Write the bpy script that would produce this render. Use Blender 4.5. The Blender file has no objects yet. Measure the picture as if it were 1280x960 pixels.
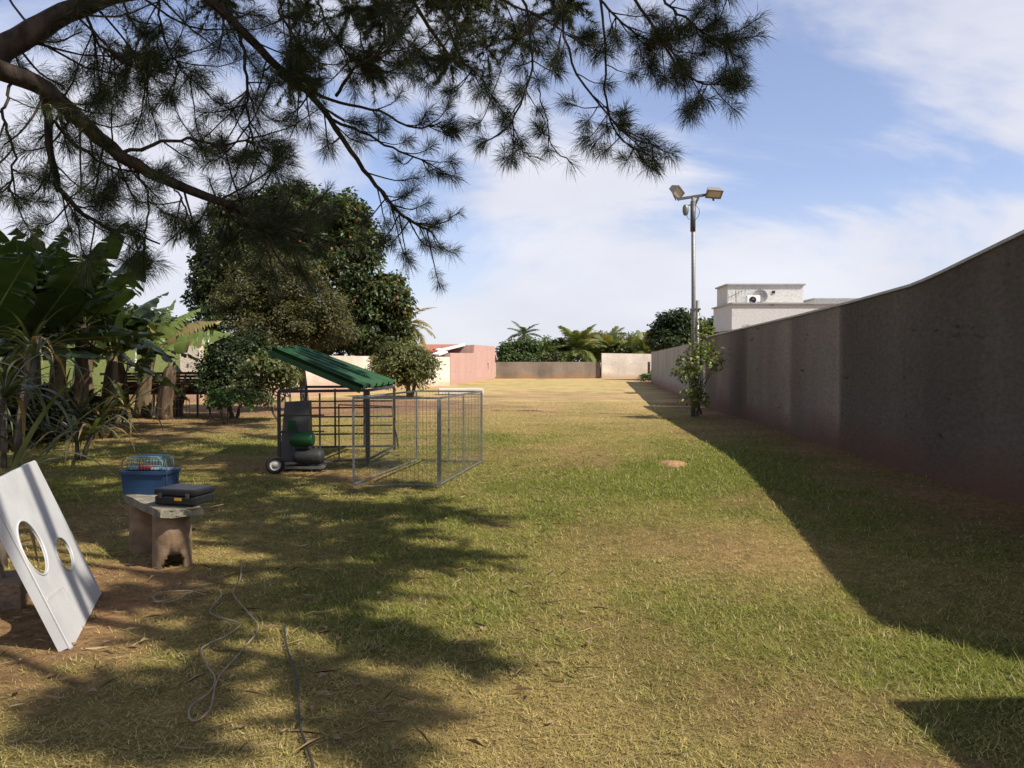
import bpy, bmesh, math, random
import numpy as np
from mathutils import Vector, Matrix, Euler

SC = bpy.context.scene
COL = SC.collection
random.seed(11)
RNG = np.random.default_rng(11)
R = math.radians

# ------------------------------------------------------------------ camera
F, CX, CY, HZ, EYE = 960.0, 640.0, 480.0, 455.0, 1.5
PITCH = math.atan((CY - HZ) / F)
cam_d = bpy.data.cameras.new('camera')
cam = bpy.data.objects.new('camera', cam_d)
COL.objects.link(cam)
cam.location = (0, 0, EYE)
cam.rotation_euler = (math.pi / 2 - PITCH, 0, 0)
cam_d.sensor_width = 36.0
cam_d.lens = 36.0 * F / 1280.0
cam_d.clip_start = 0.05
cam_d.clip_end = 3000
SC.camera = cam

# ------------------------------------------------------------------ light
SUN = Vector((0.80, -0.45, 1.0)).normalized()        # towards the sun
SUN_EL = math.asin(SUN.z)
SUN_AZ = math.atan2(SUN.x, SUN.y)                    # clockwise from +Y
sd = bpy.data.lights.new('sun', 'SUN')
sd.energy = 5.0
sd.angle = R(0.5)
sd.color = (1.0, 0.93, 0.82)
so = bpy.data.objects.new('sun', sd)
COL.objects.link(so)
so.rotation_euler = SUN.to_track_quat('Z', 'Y').to_euler()
so.location = (10, -6, 20)

SC.view_settings.view_transform = 'Standard'
SC.view_settings.look = 'None'
SC.view_settings.exposure = 0.50
SC.view_settings.gamma = 1.0

W = bpy.data.worlds.new('World')
SC.world = W
W.use_nodes = True
wt = W.node_tree
wt.nodes.clear()


def N(t, typ, **kw):
    n = t.nodes.new(typ)
    for k, v in kw.items():
        setattr(n, k, v)
    return n


def build_world():
    L = wt.links
    out = N(wt, 'ShaderNodeOutputWorld')
    bg = N(wt, 'ShaderNodeBackground')
    bg.inputs['Strength'].default_value = 0.064
    sky = N(wt, 'ShaderNodeTexSky')
    sky.sky_type = 'NISHITA'
    sky.sun_disc = False
    sky.sun_elevation = SUN_EL
    sky.sun_rotation = SUN_AZ
    sky.altitude = 500
    sky.air_density = 1.0
    sky.dust_density = 1.2
    sky.ozone_density = 2.0
    tc = N(wt, 'ShaderNodeTexCoord')
    sep = N(wt, 'ShaderNodeSeparateXYZ')
    L.new(tc.outputs['Generated'], sep.inputs[0])
    zc = N(wt, 'ShaderNodeMath', operation='MAXIMUM')
    L.new(sep.outputs['Z'], zc.inputs[0]); zc.inputs[1].default_value = 0.0
    za = N(wt, 'ShaderNodeMath', operation='ADD')
    L.new(zc.outputs[0], za.inputs[0]); za.inputs[1].default_value = 0.55
    dx = N(wt, 'ShaderNodeMath', operation='DIVIDE')
    dy = N(wt, 'ShaderNodeMath', operation='DIVIDE')
    L.new(sep.outputs['X'], dx.inputs[0]); L.new(za.outputs[0], dx.inputs[1])
    L.new(sep.outputs['Y'], dy.inputs[0]); L.new(za.outputs[0], dy.inputs[1])
    cmb = N(wt, 'ShaderNodeCombineXYZ')
    L.new(dx.outputs[0], cmb.inputs[0]); L.new(dy.outputs[0], cmb.inputs[1])
    mp = N(wt, 'ShaderNodeMapping')
    mp.inputs['Location'].default_value = (9.1, 2.5, 0.0)
    mp.inputs['Rotation'].default_value = (0, 0, R(-28))
    mp.inputs['Scale'].default_value = (0.75, 1.2, 1)
    L.new(cmb.outputs[0], mp.inputs[0])
    n1 = N(wt, 'ShaderNodeTexNoise')
    n1.inputs['Scale'].default_value = 1.9
    n1.inputs['Detail'].default_value = 7
    n1.inputs['Roughness'].default_value = 0.57
    n1.inputs['Distortion'].default_value = 0.55
    L.new(mp.outputs[0], n1.inputs['Vector'])
    r1 = N(wt, 'ShaderNodeValToRGB')
    r1.color_ramp.interpolation = 'EASE'
    r1.color_ramp.elements[0].position = 0.38
    r1.color_ramp.elements[0].color = (0.22, 0.22, 0.22, 1)
    r1.color_ramp.elements[1].position = 0.57
    r1.color_ramp.elements[1].color = (1, 1, 1, 1)
    L.new(n1.outputs['Fac'], r1.inputs[0])
    # whiter towards the horizon
    hz = N(wt, 'ShaderNodeMapRange')
    hz.inputs['From Min'].default_value = 0.0
    hz.inputs['From Max'].default_value = 0.30
    hz.inputs['To Min'].default_value = 0.85
    hz.inputs['To Max'].default_value = 0.0
    L.new(zc.outputs[0], hz.inputs['Value'])
    mx = N(wt, 'ShaderNodeMath', operation='MAXIMUM')
    L.new(r1.outputs[0], mx.inputs[0]); L.new(hz.outputs[0], mx.inputs[1])
    sc_ = N(wt, 'ShaderNodeMath', operation='MULTIPLY')
    thin = N(wt, 'ShaderNodeMapRange')                     # the cloud sheet thins out overhead
    thin.inputs['From Min'].default_value = 0.30
    thin.inputs['From Max'].default_value = 0.75
    thin.inputs['To Min'].default_value = 0.93
    thin.inputs['To Max'].default_value = 0.25
    L.new(zc.outputs[0], thin.inputs['Value'])
    L.new(mx.outputs[0], sc_.inputs[0]); L.new(thin.outputs[0], sc_.inputs[1])
    n2 = N(wt, 'ShaderNodeTexNoise')
    n2.inputs['Scale'].default_value = 3.2
    n2.inputs['Detail'].default_value = 6
    L.new(mp.outputs[0], n2.inputs['Vector'])
    cc = N(wt, 'ShaderNodeValToRGB')
    cc.color_ramp.elements[0].position = 0.3
    cc.color_ramp.elements[0].color = (8.6, 8.7, 9.6, 1)
    cc.color_ramp.elements[1].position = 0.7
    cc.color_ramp.elements[1].color = (10.0, 10.0, 10.8, 1)
    L.new(n2.outputs['Fac'], cc.inputs[0])
    tint = N(wt, 'ShaderNodeMix', data_type='RGBA', blend_type='MULTIPLY')
    tint.inputs[0].default_value = 1.0
    L.new(sky.outputs[0], tint.inputs[6])
    tint.inputs[7].default_value = (1.62, 1.66, 1.95, 1)
    mix = N(wt, 'ShaderNodeMix', data_type='RGBA')
    L.new(sc_.outputs[0], mix.inputs[0])
    L.new(tint.outputs[2], mix.inputs[6])
    L.new(cc.outputs[0], mix.inputs[7])
    L.new(mix.outputs[2], bg.inputs['Color'])
    L.new(bg.outputs[0], out.inputs['Surface'])


build_world()


# ------------------------------------------------------------------ geometry of the view
def P(u, v, d):
    """point that lies d metres ahead, in the direction of photo pixel u, v"""
    a, b = (u - CX) / F, (CY - v) / F
    y = math.cos(PITCH) + b * math.sin(PITCH)
    z = -math.sin(PITCH) + b * math.cos(PITCH)
    k = d / y
    return Vector((a * k, d, EYE + z * k))


def G(u, v, h=0.0):
    a, b = (u - CX) / F, (CY - v) / F
    y = math.cos(PITCH) + b * math.sin(PITCH)
    z = -math.sin(PITCH) + b * math.cos(PITCH)
    k = (h - EYE) / z
    return Vector((a * k, y * k, h))


# ------------------------------------------------------------------ noise in numpy
def _hash(ix, iy, seed):
    h = (ix.astype(np.int64) * 374761393 + iy.astype(np.int64) * 668265263 + seed * 974634777) & 0x7fffffff
    h = ((h ^ (h >> 13)) * 1274126177) & 0x7fffffff
    return ((h ^ (h >> 16)) & 0xffff) / 65535.0


def vnoise(x, y, s, seed, octv=3):
    tot = np.zeros_like(x); amp = 1.0; nrm = 0
    for o in range(octv):
        fx, fy = x / s + 100.3, y / s + 57.7
        ix, iy = np.floor(fx), np.floor(fy)
        tx, ty = fx - ix, fy - iy
        tx = tx * tx * (3 - 2 * tx); ty = ty * ty * (3 - 2 * ty)
        a = _hash(ix, iy, seed + o); b = _hash(ix + 1, iy, seed + o)
        c = _hash(ix, iy + 1, seed + o); d = _hash(ix + 1, iy + 1, seed + o)
        tot += amp * (a * (1 - tx) * (1 - ty) + b * tx * (1 - ty) + c * (1 - tx) * ty + d * tx * ty)
        nrm += amp; amp *= 0.5; s *= 0.5
    return tot / nrm


def sstep(a, b, x):
    t = np.clip((x - a) / (b - a), 0, 1)
    return t * t * (3 - 2 * t)


# ------------------------------------------------------------------ mesh helpers
class MB:
    def __init__(s):
        s.v = []; s.f = []; s.sm = []

    def add(s, vs, fs, smooth=False):
        o = len(s.v)
        s.v += [tuple(p) for p in vs]
        s.f += [tuple(i + o for i in f) for f in fs]
        s.sm += [smooth] * len(fs)

    def box(s, c, size, rot=None):
        hx, hy, hz = size[0] / 2, size[1] / 2, size[2] / 2
        c = Vector(c)
        vs = []
        for sx, sy, sz in ((-1, -1, -1), (1, -1, -1), (1, 1, -1), (-1, 1, -1), (-1, -1, 1), (1, -1, 1), (1, 1, 1), (-1, 1, 1)):
            p = Vector((sx * hx, sy * hy, sz * hz))
            if rot is not None:
                p = rot @ p
            vs.append(c + p)
        s.add(vs, [(3, 2, 1, 0), (4, 5, 6, 7), (0, 1, 5, 4), (1, 2, 6, 5), (2, 3, 7, 6), (3, 0, 4, 7)])

    def bbox(s, c, size, bev=0.01, rot=None):
        """box with chamfered edges"""
        bm = bmesh.new()
        bmesh.ops.create_cube(bm, size=1.0)
        bmesh.ops.scale(bm, vec=size, verts=bm.verts)
        bmesh.ops.bevel(bm, geom=bm.edges[:], offset=bev, segments=2, profile=0.6, affect='EDGES')
        bm.verts.index_update()
        vs = [(rot @ v.co if rot is not None else v.co) + Vector(c) for v in bm.verts]
        s.add(vs, [[v.index for v in f.verts] for f in bm.faces])
        bm.free()

    def hexa(s, b, t):
        """solid from four bottom and four top corners (counter-clockwise from above)"""
        s.add(list(b) + list(t), [(3, 2, 1, 0), (4, 5, 6, 7), (0, 1, 5, 4), (1, 2, 6, 5), (2, 3, 7, 6), (3, 0, 4, 7)])

    def bar(s, a, b, w, h=None, up=(0, 0, 1)):
        a, b = Vector(a), Vector(b)
        h = h or w
        d = (b - a).normalized()
        u = Vector(up)
        if abs(d.dot(u)) > 0.95:
            u = Vector((0, 1, 0))
        x = d.cross(u).normalized(); z = x.cross(d).normalized()
        q = [x * sx * w / 2 + z * sz * h / 2 for sx, sz in ((-1, -1), (1, -1), (1, 1), (-1, 1))]
        vs = [a + p for p in q] + [b + p for p in q]
        s.add(vs, [(0, 1, 2, 3), (7, 6, 5, 4), (4, 5, 1, 0), (5, 6, 2, 1), (6, 7, 3, 2), (7, 4, 0, 3)])

    def tube(s, pts, r, n=8, cap=True):
        pts = [Vector(p) for p in pts]
        k = len(pts)
        if not hasattr(r, '__len__'):
            r = [r] * k
        T = []
        for i in range(k):
            t = pts[min(i + 1, k - 1)] - pts[max(i - 1, 0)]
            T.append(t.normalized() if t.length > 1e-9 else Vector((0, 0, 1)))
        x = T[0].orthogonal().normalized()
        vs = []; fs = []
        for i in range(k):
            x = (x - T[i] * x.dot(T[i]))
            x = x.normalized() if x.length > 1e-6 else T[i].orthogonal().normalized()
            y = T[i].cross(x)
            for j in range(n):
                a = 2 * math.pi * j / n
                vs.append(pts[i] + (x * math.cos(a) + y * math.sin(a)) * r[i])
        for i in range(k - 1):
            for j in range(n):
                j2 = (j + 1) % n
                fs.append((i * n + j, i * n + j2, (i + 1) * n + j2, (i + 1) * n + j))
        s.add(vs, fs, True)
        if cap:
            o = len(s.v) - len(vs)
            s.f.append(tuple(o + j for j in range(n))[::-1]); s.sm.append(False)
            s.f.append(tuple(o + (k - 1) * n + j for j in range(n))); s.sm.append(False)

    def lathe(s, prof, c=(0, 0, 0), n=20, rot=None):
        c = Vector(c)
        vs = []; fs = []
        m = len(prof)
        for (r, z) in prof:
            for j in range(n):
                a = 2 * math.pi * j / n
                p = Vector((r * math.cos(a), r * math.sin(a), z))
                if rot is not None:
                    p = rot @ p
                vs.append(c + p)
        for i in range(m - 1):
            for j in range(n):
                j2 = (j + 1) % n
                fs.append((i * n + j, i * n + j2, (i + 1) * n + j2, (i + 1) * n + j))
        s.add(vs, fs, True)

    def mesh(s, name, org=(0, 0, 0)):
        me = bpy.data.meshes.new(name)
        ox, oy, oz = org
        me.from_pydata([(p[0] - ox, p[1] - oy, p[2] - oz) for p in s.v], [], s.f)
        me.polygons.foreach_set('use_smooth', s.sm)
        me.update()
        return me


ORG = {}


def tag(o, label=None, cat=None, group=None, kind=None):
    if label: o['label'] = label
    if cat: o['category'] = cat
    if group: o['group'] = group
    if kind: o['kind'] = kind
    return o


def thing(name, label, cat, loc=(0, 0, 0), group=None):
    o = bpy.data.objects.new(name, None)
    o.empty_display_size = 0.2
    COL.objects.link(o)
    o.location = loc
    ORG[o.name] = Vector(loc)
    return tag(o, label, cat, group, 'thing' if cat else None)


def obj(name, mb, mat, parent=None, kind=None):
    """links world-space geometry as one mesh object; a child is stored relative to its parent"""
    org = ORG[parent.name] if parent else Vector((0, 0, 0))
    me = mb.mesh(name, org) if isinstance(mb, MB) else mb
    o = bpy.data.objects.new(name, me)
    me.materials.append(mat)
    COL.objects.link(o)
    if parent:
        o.parent = parent
    ORG[o.name] = org
    if kind: o['kind'] = kind
    return o


def put(name, me, parent, loc, rot, scale=1.0):
    """links shared mesh data as a part, placed in the parent's frame"""
    o = bpy.data.objects.new(name, me)
    COL.objects.link(o)
    o.parent = parent
    o.location = loc
    o.rotation_euler = rot
    o.scale = (scale,) * 3 if not hasattr(scale, '__len__') else scale
    return o


def solo(o, label, cat, group=None):
    """a thing that is one mesh: origin at its base"""
    me = o.data
    n = len(me.vertices)
    co = np.empty(n * 3); me.vertices.foreach_get('co', co); co = co.reshape(-1, 3)
    c = (co.min(0) + co.max(0)) / 2; c[2] = co[:, 2].min()
    me.vertices.foreach_set('co', (co - c).ravel()); me.update()
    o.location = c
    return tag(o, label, cat, group)


def np_mesh(name, co, faces_n, idx, colors=None, smooth=False):
    """fast mesh: co (n,3), every face with faces_n corners, idx flat"""
    me = bpy.data.meshes.new(name)
    nf = len(idx) // faces_n
    me.vertices.add(len(co)); me.vertices.foreach_set('co', np.ascontiguousarray(co, dtype=np.float32).ravel())
    me.loops.add(len(idx)); me.loops.foreach_set('vertex_index', np.ascontiguousarray(idx, dtype=np.int32))
    me.polygons.add(nf)
    me.polygons.foreach_set('loop_start', np.arange(0, len(idx), faces_n, dtype=np.int32))
    if colors is not None:
        at = me.color_attributes.new('Col', 'FLOAT_COLOR', 'POINT')
        c4 = np.ones((len(co), 4), dtype=np.float32); c4[:, :3] = colors
        at.data.foreach_set('color', c4.ravel())
    me.update(calc_edges=True)
    if smooth:
        me.polygons.foreach_set('use_smooth', [True] * nf)
    return me


# ------------------------------------------------------------------ materials
MATS = {}


def mat(name, col, rough=0.7, var=0.25, scale=8.0, bump=0.15, bscale=None, metal=0.0, spec=0.3, col2=None, stretch=(1, 1, 1),
        detail=6, contrast=(0.35, 0.65), edge=None):
    if name in MATS: return MATS[name]
    m = bpy.data.materials.new(name); m.use_nodes = True
    t = m.node_tree; L = t.links
    b = t.nodes['Principled BSDF']
    b.inputs['Roughness'].default_value = rough
    b.inputs['Metallic'].default_value = metal
    b.inputs['Specular IOR Level'].default_value = spec
    tc = N(t, 'ShaderNodeNewGeometry')
    mp = N(t, 'ShaderNodeMapping'); mp.inputs['Scale'].default_value = stretch
    L.new(tc.outputs['Position'], mp.inputs[0])
    n = N(t, 'ShaderNodeTexNoise'); n.inputs['Scale'].default_value = scale; n.inputs['Detail'].default_value = detail
    n.inputs['Roughness'].default_value = 0.6
    L.new(mp.outputs[0], n.inputs['Vector'])
    r = N(t, 'ShaderNodeValToRGB')
    c2 = col2 or tuple(min(1, c * (1 + var)) for c in col)
    c1 = tuple(c * (1 - var) for c in col) if col2 is None else col
    r.color_ramp.elements[0].position = contrast[0]; r.color_ramp.elements[0].color = (*c1, 1)
    r.color_ramp.elements[1].position = contrast[1]; r.color_ramp.elements[1].color = (*c2, 1)
    L.new(n.outputs['Fac'], r.inputs[0])
    L.new(r.outputs[0], b.inputs['Base Color'])
    if bump:
        bn = N(t, 'ShaderNodeTexNoise'); bn.inputs['Scale'].default_value = bscale or scale * 4; bn.inputs['Detail'].default_value = 5
        L.new(mp.outputs[0], bn.inputs['Vector'])
        bp = N(t, 'ShaderNodeBump'); bp.inputs['Strength'].default_value = bump; bp.inputs['Distance'].default_value = 0.02
        L.new(bn.outputs['Fac'], bp.inputs['Height']); L.new(bp.outputs[0], b.inputs['Normal'])
    MATS[name] = m
    return m


def leaf_mat(name, trans=0.3, gloss=0.35, rough=0.45, tint=(1, 1, 1)):
    """colour from the per-leaf attribute, light passing through the blade"""
    if name in MATS: return MATS[name]
    m = bpy.data.materials.new(name); m.use_nodes = True
    t = m.node_tree; L = t.links
    out = t.nodes['Material Output']
    b = t.nodes['Principled BSDF']
    b.inputs['Roughness'].default_value = rough
    b.inputs['Specular IOR Level'].default_value = gloss
    at = N(t, 'ShaderNodeAttribute', attribute_name='Col')
    ti = N(t, 'ShaderNodeMix', data_type='RGBA', blend_type='MULTIPLY'); ti.inputs[0].default_value = 1
    L.new(at.outputs['Color'], ti.inputs[6]); ti.inputs[7].default_value = (*tint, 1)
    L.new(ti.outputs[2], b.inputs['Base Color'])
    if trans > 0:
        tr = N(t, 'ShaderNodeBsdfTranslucent')
        br = N(t, 'ShaderNodeMix', data_type='RGBA', blend_type='MULTIPLY'); br.inputs[0].default_value = 1
        L.new(ti.outputs[2], br.inputs[6]); br.inputs[7].default_value = (1.4, 1.5, 0.6, 1)
        L.new(br.outputs[2], tr.inputs['Color'])
        mx = N(t, 'ShaderNodeMixShader'); mx.inputs[0].default_value = trans
        L.new(b.outputs[0], mx.inputs[1]); L.new(tr.outputs[0], mx.inputs[2])
        L.new(mx.outputs[0], out.inputs['Surface'])
    MATS[name] = m
    return m


def wall_mat(name, base, dark, light, splash, splash_h=0.5, streak=0.6, coats=False):
    """rendered wall: blotches, vertical rain streaks and soil splashed up from the ground"""
    m = bpy.data.materials.new(name); m.use_nodes = True
    t = m.node_tree; L = t.links
    b = t.nodes['Principled BSDF']; b.inputs['Roughness'].default_value = 0.95; b.inputs['Specular IOR Level'].default_value = 0.1
    g = N(t, 'ShaderNodeNewGeometry')
    n1 = N(t, 'ShaderNodeTexNoise'); n1.inputs['Scale'].default_value = 0.55; n1.inputs['Detail'].default_value = 6
    L.new(g.outputs['Position'], n1.inputs['Vector'])
    mp = N(t, 'ShaderNodeMapping'); mp.inputs['Scale'].default_value = (0.55, 0.55, 0.07)
    L.new(g.outputs['Position'], mp.inputs[0])
    n2 = N(t, 'ShaderNodeTexNoise'); n2.inputs['Scale'].default_value = 1.0; n2.inputs['Detail'].default_value = 7
    n2.inputs['Roughness'].default_value = 0.65
    L.new(mp.outputs[0], n2.inputs['Vector'])
    r1 = N(t, 'ShaderNodeValToRGB')
    r1.color_ramp.elements[0].position = 0.35; r1.color_ramp.elements[0].color = (*dark, 1)
    r1.color_ramp.elements[1].position = 0.65; r1.color_ramp.elements[1].color = (*base, 1)
    L.new(n1.outputs['Fac'], r1.inputs[0])
    r2 = N(t, 'ShaderNodeValToRGB')
    r2.color_ramp.elements[0].position = 0.42; r2.color_ramp.elements[0].color = (*dark, 1)
    r2.color_ramp.elements[1].position = 0.62; r2.color_ramp.elements[1].color = (*light, 1)
    L.new(n2.outputs['Fac'], r2.inputs[0])
    mx = N(t, 'ShaderNodeMix', data_type='RGBA'); mx.inputs[0].default_value = streak
    L.new(r1.outputs[0], mx.inputs[6]); L.new(r2.outputs[0], mx.inputs[7])
    if coats:
        sp = N(t, 'ShaderNodeSeparateXYZ'); L.new(g.outputs['Position'], sp.inputs[0])
        wv = N(t, 'ShaderNodeMath', operation='MULTIPLY_ADD'); L.new(n2.outputs['Fac'], wv.inputs[0]); wv.inputs[1].default_value = 0.5; L.new(sp.outputs['Y'], wv.inputs[2])
        mr0 = N(t, 'ShaderNodeMapRange'); mr0.inputs['From Min'].default_value = 0; mr0.inputs['From Max'].default_value = 30; L.new(wv.outputs[0], mr0.inputs['Value'])
        rc = N(t, 'ShaderNodeValToRGB'); L.new(mr0.outputs[0], rc.inputs[0]); e = rc.color_ramp.elements
        e[0].position = 0; e[0].color = (.82, .82, .82, 1); e[1].position = 1; e[1].color = (.95, .95, .95, 1)
        for p_, v_ in ((.22, .95), (.28, .84), (.38, .88), (.455, .80), (.461, 1.75), (.485, 1.40), (.55, 1.34), (.562, 1.8), (.585, 1.40), (.685, 1.38), (.692, .95), (.80, 1.15)):
            q = e.new(p_); q.color = (v_, v_, v_, 1)
        mc = N(t, 'ShaderNodeMix', data_type='RGBA', blend_type='MULTIPLY'); mc.inputs[0].default_value = 1
        L.new(mx.outputs[2], mc.inputs[6]); L.new(rc.outputs[0], mc.inputs[7]); mx = mc
    # scuffs and small chips
    nk = N(t, 'ShaderNodeTexNoise'); nk.inputs['Scale'].default_value = 2.6; nk.inputs['Detail'].default_value = 4; nk.inputs['Roughness'].default_value = .7
    mk = N(t, 'ShaderNodeMapping'); mk.inputs['Scale'].default_value = (.6, .6, 1.9); mk.inputs['Rotation'].default_value = (.12, 0, 0)
    L.new(g.outputs['Position'], mk.inputs[0]); L.new(mk.outputs[0], nk.inputs['Vector'])
    rk = N(t, 'ShaderNodeValToRGB'); rk.color_ramp.elements[0].position = .63; rk.color_ramp.elements[0].color = (1, 1, 1, 1)
    rk.color_ramp.elements[1].position = .70; rk.color_ramp.elements[1].color = (.45, .45, .45, 1)
    L.new(nk.outputs['Fac'], rk.inputs[0])
    mkk = N(t, 'ShaderNodeMix', data_type='RGBA', blend_type='MULTIPLY'); mkk.inputs[0].default_value = 1
    L.new(mx.outputs[2], mkk.inputs[6]); L.new(rk.outputs[0], mkk.inputs[7]); mx = mkk
    # fine grain
    n3 = N(t, 'ShaderNodeTexNoise'); n3.inputs['Scale'].default_value = 16; n3.inputs['Detail'].default_value = 5
    mpg = N(t, 'ShaderNodeMapping'); mpg.inputs['Scale'].default_value = (1, 0.6, 1.3)
    L.new(g.outputs['Position'], mpg.inputs[0]); L.new(mpg.outputs[0], n3.inputs['Vector'])
    mg = N(t, 'ShaderNodeMapRange'); mg.inputs['To Min'].default_value = 0.82; mg.inputs['To Max'].default_value = 1.18
    mg.inputs['From Min'].default_value = 0.3; mg.inputs['From Max'].default_value = 0.7
    L.new(n3.outputs['Fac'], mg.inputs['Value'])
    mg2 = N(t, 'ShaderNodeMix', data_type='RGBA', blend_type='MULTIPLY'); mg2.inputs[0].default_value = 1
    L.new(mx.outputs[2], mg2.inputs[6]); L.new(mg.outputs[0], mg2.inputs[7])
    sep = N(t, 'ShaderNodeSeparateXYZ'); L.new(g.outputs['Position'], sep.inputs[0])
    ad = N(t, 'ShaderNodeMath', operation='MULTIPLY_ADD'); L.new(n1.outputs['Fac'], ad.inputs[0]); ad.inputs[1].default_value = -1.2
    L.new(sep.outputs['Z'], ad.inputs[2])
    mr = N(t, 'ShaderNodeMapRange'); mr.inputs['From Min'].default_value = -0.55; mr.inputs['From Max'].default_value = splash_h - 0.55
    mr.inputs['To Min'].default_value = 0.85; mr.inputs['To Max'].default_value = 0
    L.new(ad.outputs[0], mr.inputs['Value'])
    ms = N(t, 'ShaderNodeMix', data_type='RGBA'); L.new(mr.outputs[0], ms.inputs[0])
    L.new(mg2.outputs[2], ms.inputs[6]); ms.inputs[7].default_value = (*splash, 1)
    L.new(ms.outputs[2], b.inputs['Base Color'])
    bp = N(t, 'ShaderNodeBump'); bp.inputs['Strength'].default_value = 0.35; bp.inputs['Distance'].default_value = 0.03
    L.new(n3.outputs['Fac'], bp.inputs['Height']); L.new(bp.outputs[0], b.inputs['Normal'])
    return m


M_METAL = mat('galvanised_steel', (0.20, 0.20, 0.19), 0.5, 0.25, 20, 0.05, metal=0.5)
M_DARKMETAL = mat('dull_steel', (0.10, 0.10, 0.095), 0.55, 0.3, 15, 0.05, metal=0.4)
M_WHITE = mat('white_paint', (0.72, 0.72, 0.72), 0.5, 0.06, 6, 0.04)
M_BARK = mat('pine_bark', (0.045, 0.032, 0.024), 0.95, 0.5, 14, 0.8, 30, stretch=(1, 1, 0.5))
M_TRUNK = mat('grey_bark', (0.10, 0.08, 0.06), 0.95, 0.4, 10, 0.6, 25, stretch=(1, 1, 0.4))
M_WOOD = mat('weathered_wood', (0.20, 0.14, 0.09), 0.85, 0.4, 9, 0.3, 40, stretch=(1, 6, 6))
M_RUST = mat('rusty_board', (0.13, 0.05, 0.03), 0.9, 0.5, 5, 0.3, 30)
M_BLACK = mat('black_plastic', (0.012, 0.012, 0.013), 0.45, 0.3, 20, 0.05, spec=0.4)
M_RUBBER = mat('black_rubber', (0.015, 0.014, 0.013), 0.85, 0.3, 30, 0.1)

# ------------------------------------------------------------------ ground
WX0, WSL = 4.80, 0.07                                   # inner face of the grey wall: x = WX0 + WSL * y


def wall_x(y):
    return WX0 + WSL * y


def dirt(x, y):
    wob = vnoise(x, y, 1.1, 5) - 0.5
    wob2 = vnoise(x, y, 0.35, 15) - 0.5
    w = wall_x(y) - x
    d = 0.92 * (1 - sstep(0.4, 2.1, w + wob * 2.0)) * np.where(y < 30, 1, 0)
    d = np.where(y >= 30, 0.8 * (1 - sstep(0.3, 1.6, (6.9 + .13 * (y - 26.5)) - x + wob * 2)), d)

    def blob(u, v, rx, ry, k):
        c = G(u, v)
        q = np.sqrt(((x - c.x) / rx) ** 2 + ((y - c.y) / ry) ** 2) + wob * 1.3 + wob2 * 0.5
        return k * (1 - sstep(0.55, 1.25, q))
    d = np.maximum(d, blob(30, 780, 1.0, 1.1, 0.9))
    d = np.maximum(d, blob(170, 725, 0.7, 0.7, 0.8))
    d = np.maximum(d, blob(90, 650, 1.3, 1.0, 0.7))
    d = np.maximum(d, blob(1110, 955, 0.5, 0.22, 0.8))
    d = np.maximum(d, blob(445, 507, 5.5, 5.5, 0.95))
    d = np.maximum(d, blob(330, 514, 5.0, 4.0, 0.9))
    d = np.maximum(d, blob(170, 535, 4.0, 3.0, 0.8))
    d = np.maximum(d, blob(690, 505, 4.0, 9, 0.25))
    d = np.maximum(d, blob(560, 512, 3.0, 6, 0.35))
    d = np.maximum(d, blob(700, 494, 4.5, 6, 0.4))
    d = np.maximum(d, blob(900, 545, 1.0, 2, 0.7))
    d = np.maximum(d, 0.55 * sstep(0.60, 0.80, vnoise(x, y, 1.6, 77)))
    return d


def green(x, y):
    g = 0.27 + 1.2 * (vnoise(x, y, 2.2, 31) - 0.5) + 0.8 * (vnoise(x, y, 0.5, 33) - 0.5)

    def blob(u, v, rx, ry, k):
        c = G(u, v)
        return k * np.exp(-(((x - c.x) / rx) ** 2 + ((y - c.y) / ry) ** 2))
    g = g + blob(900, 605, 1.6, 2.6, 0.75) + blob(850, 560, 2.2, 4, 0.5) + blob(1190, 835, 0.7, 0.35, 0.7)
    g = g + blob(560, 760, 0.9, 1.0, 0.42) + blob(640, 620, 2.0, 2.5, 0.3) + blob(300, 560, 4, 4, 0.3)
    g = g - blob(900, 700, 1.0, 1.0, 0.4) - blob(700, 900, 1.0, 0.5, 0.25) - blob(690, 500, 6, 12, 0.5)
    g = g - 0.35 * sstep(14, 26, y)
    g = g + 0.35 * (1 - sstep(0.8, 3.2, wall_x(y) - x)) * (y < 26)  # greener, darker lawn near the wall stands in for its deep shade
    return np.clip(g, 0, 1)


C_DRY = np.array((0.325, 0.245, 0.098)); C_GREEN = np.array((0.140, 0.155, 0.032)); C_SOIL = np.array((0.24, 0.138, 0.080))


def ground_height(x, y):
    w = np.clip((vnoise(x, y, 2.5, 3) - 0.5) * 0.05, -1, 1)
    return w * np.where((y > 0) & (y < 60), 1, 0)


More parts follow.
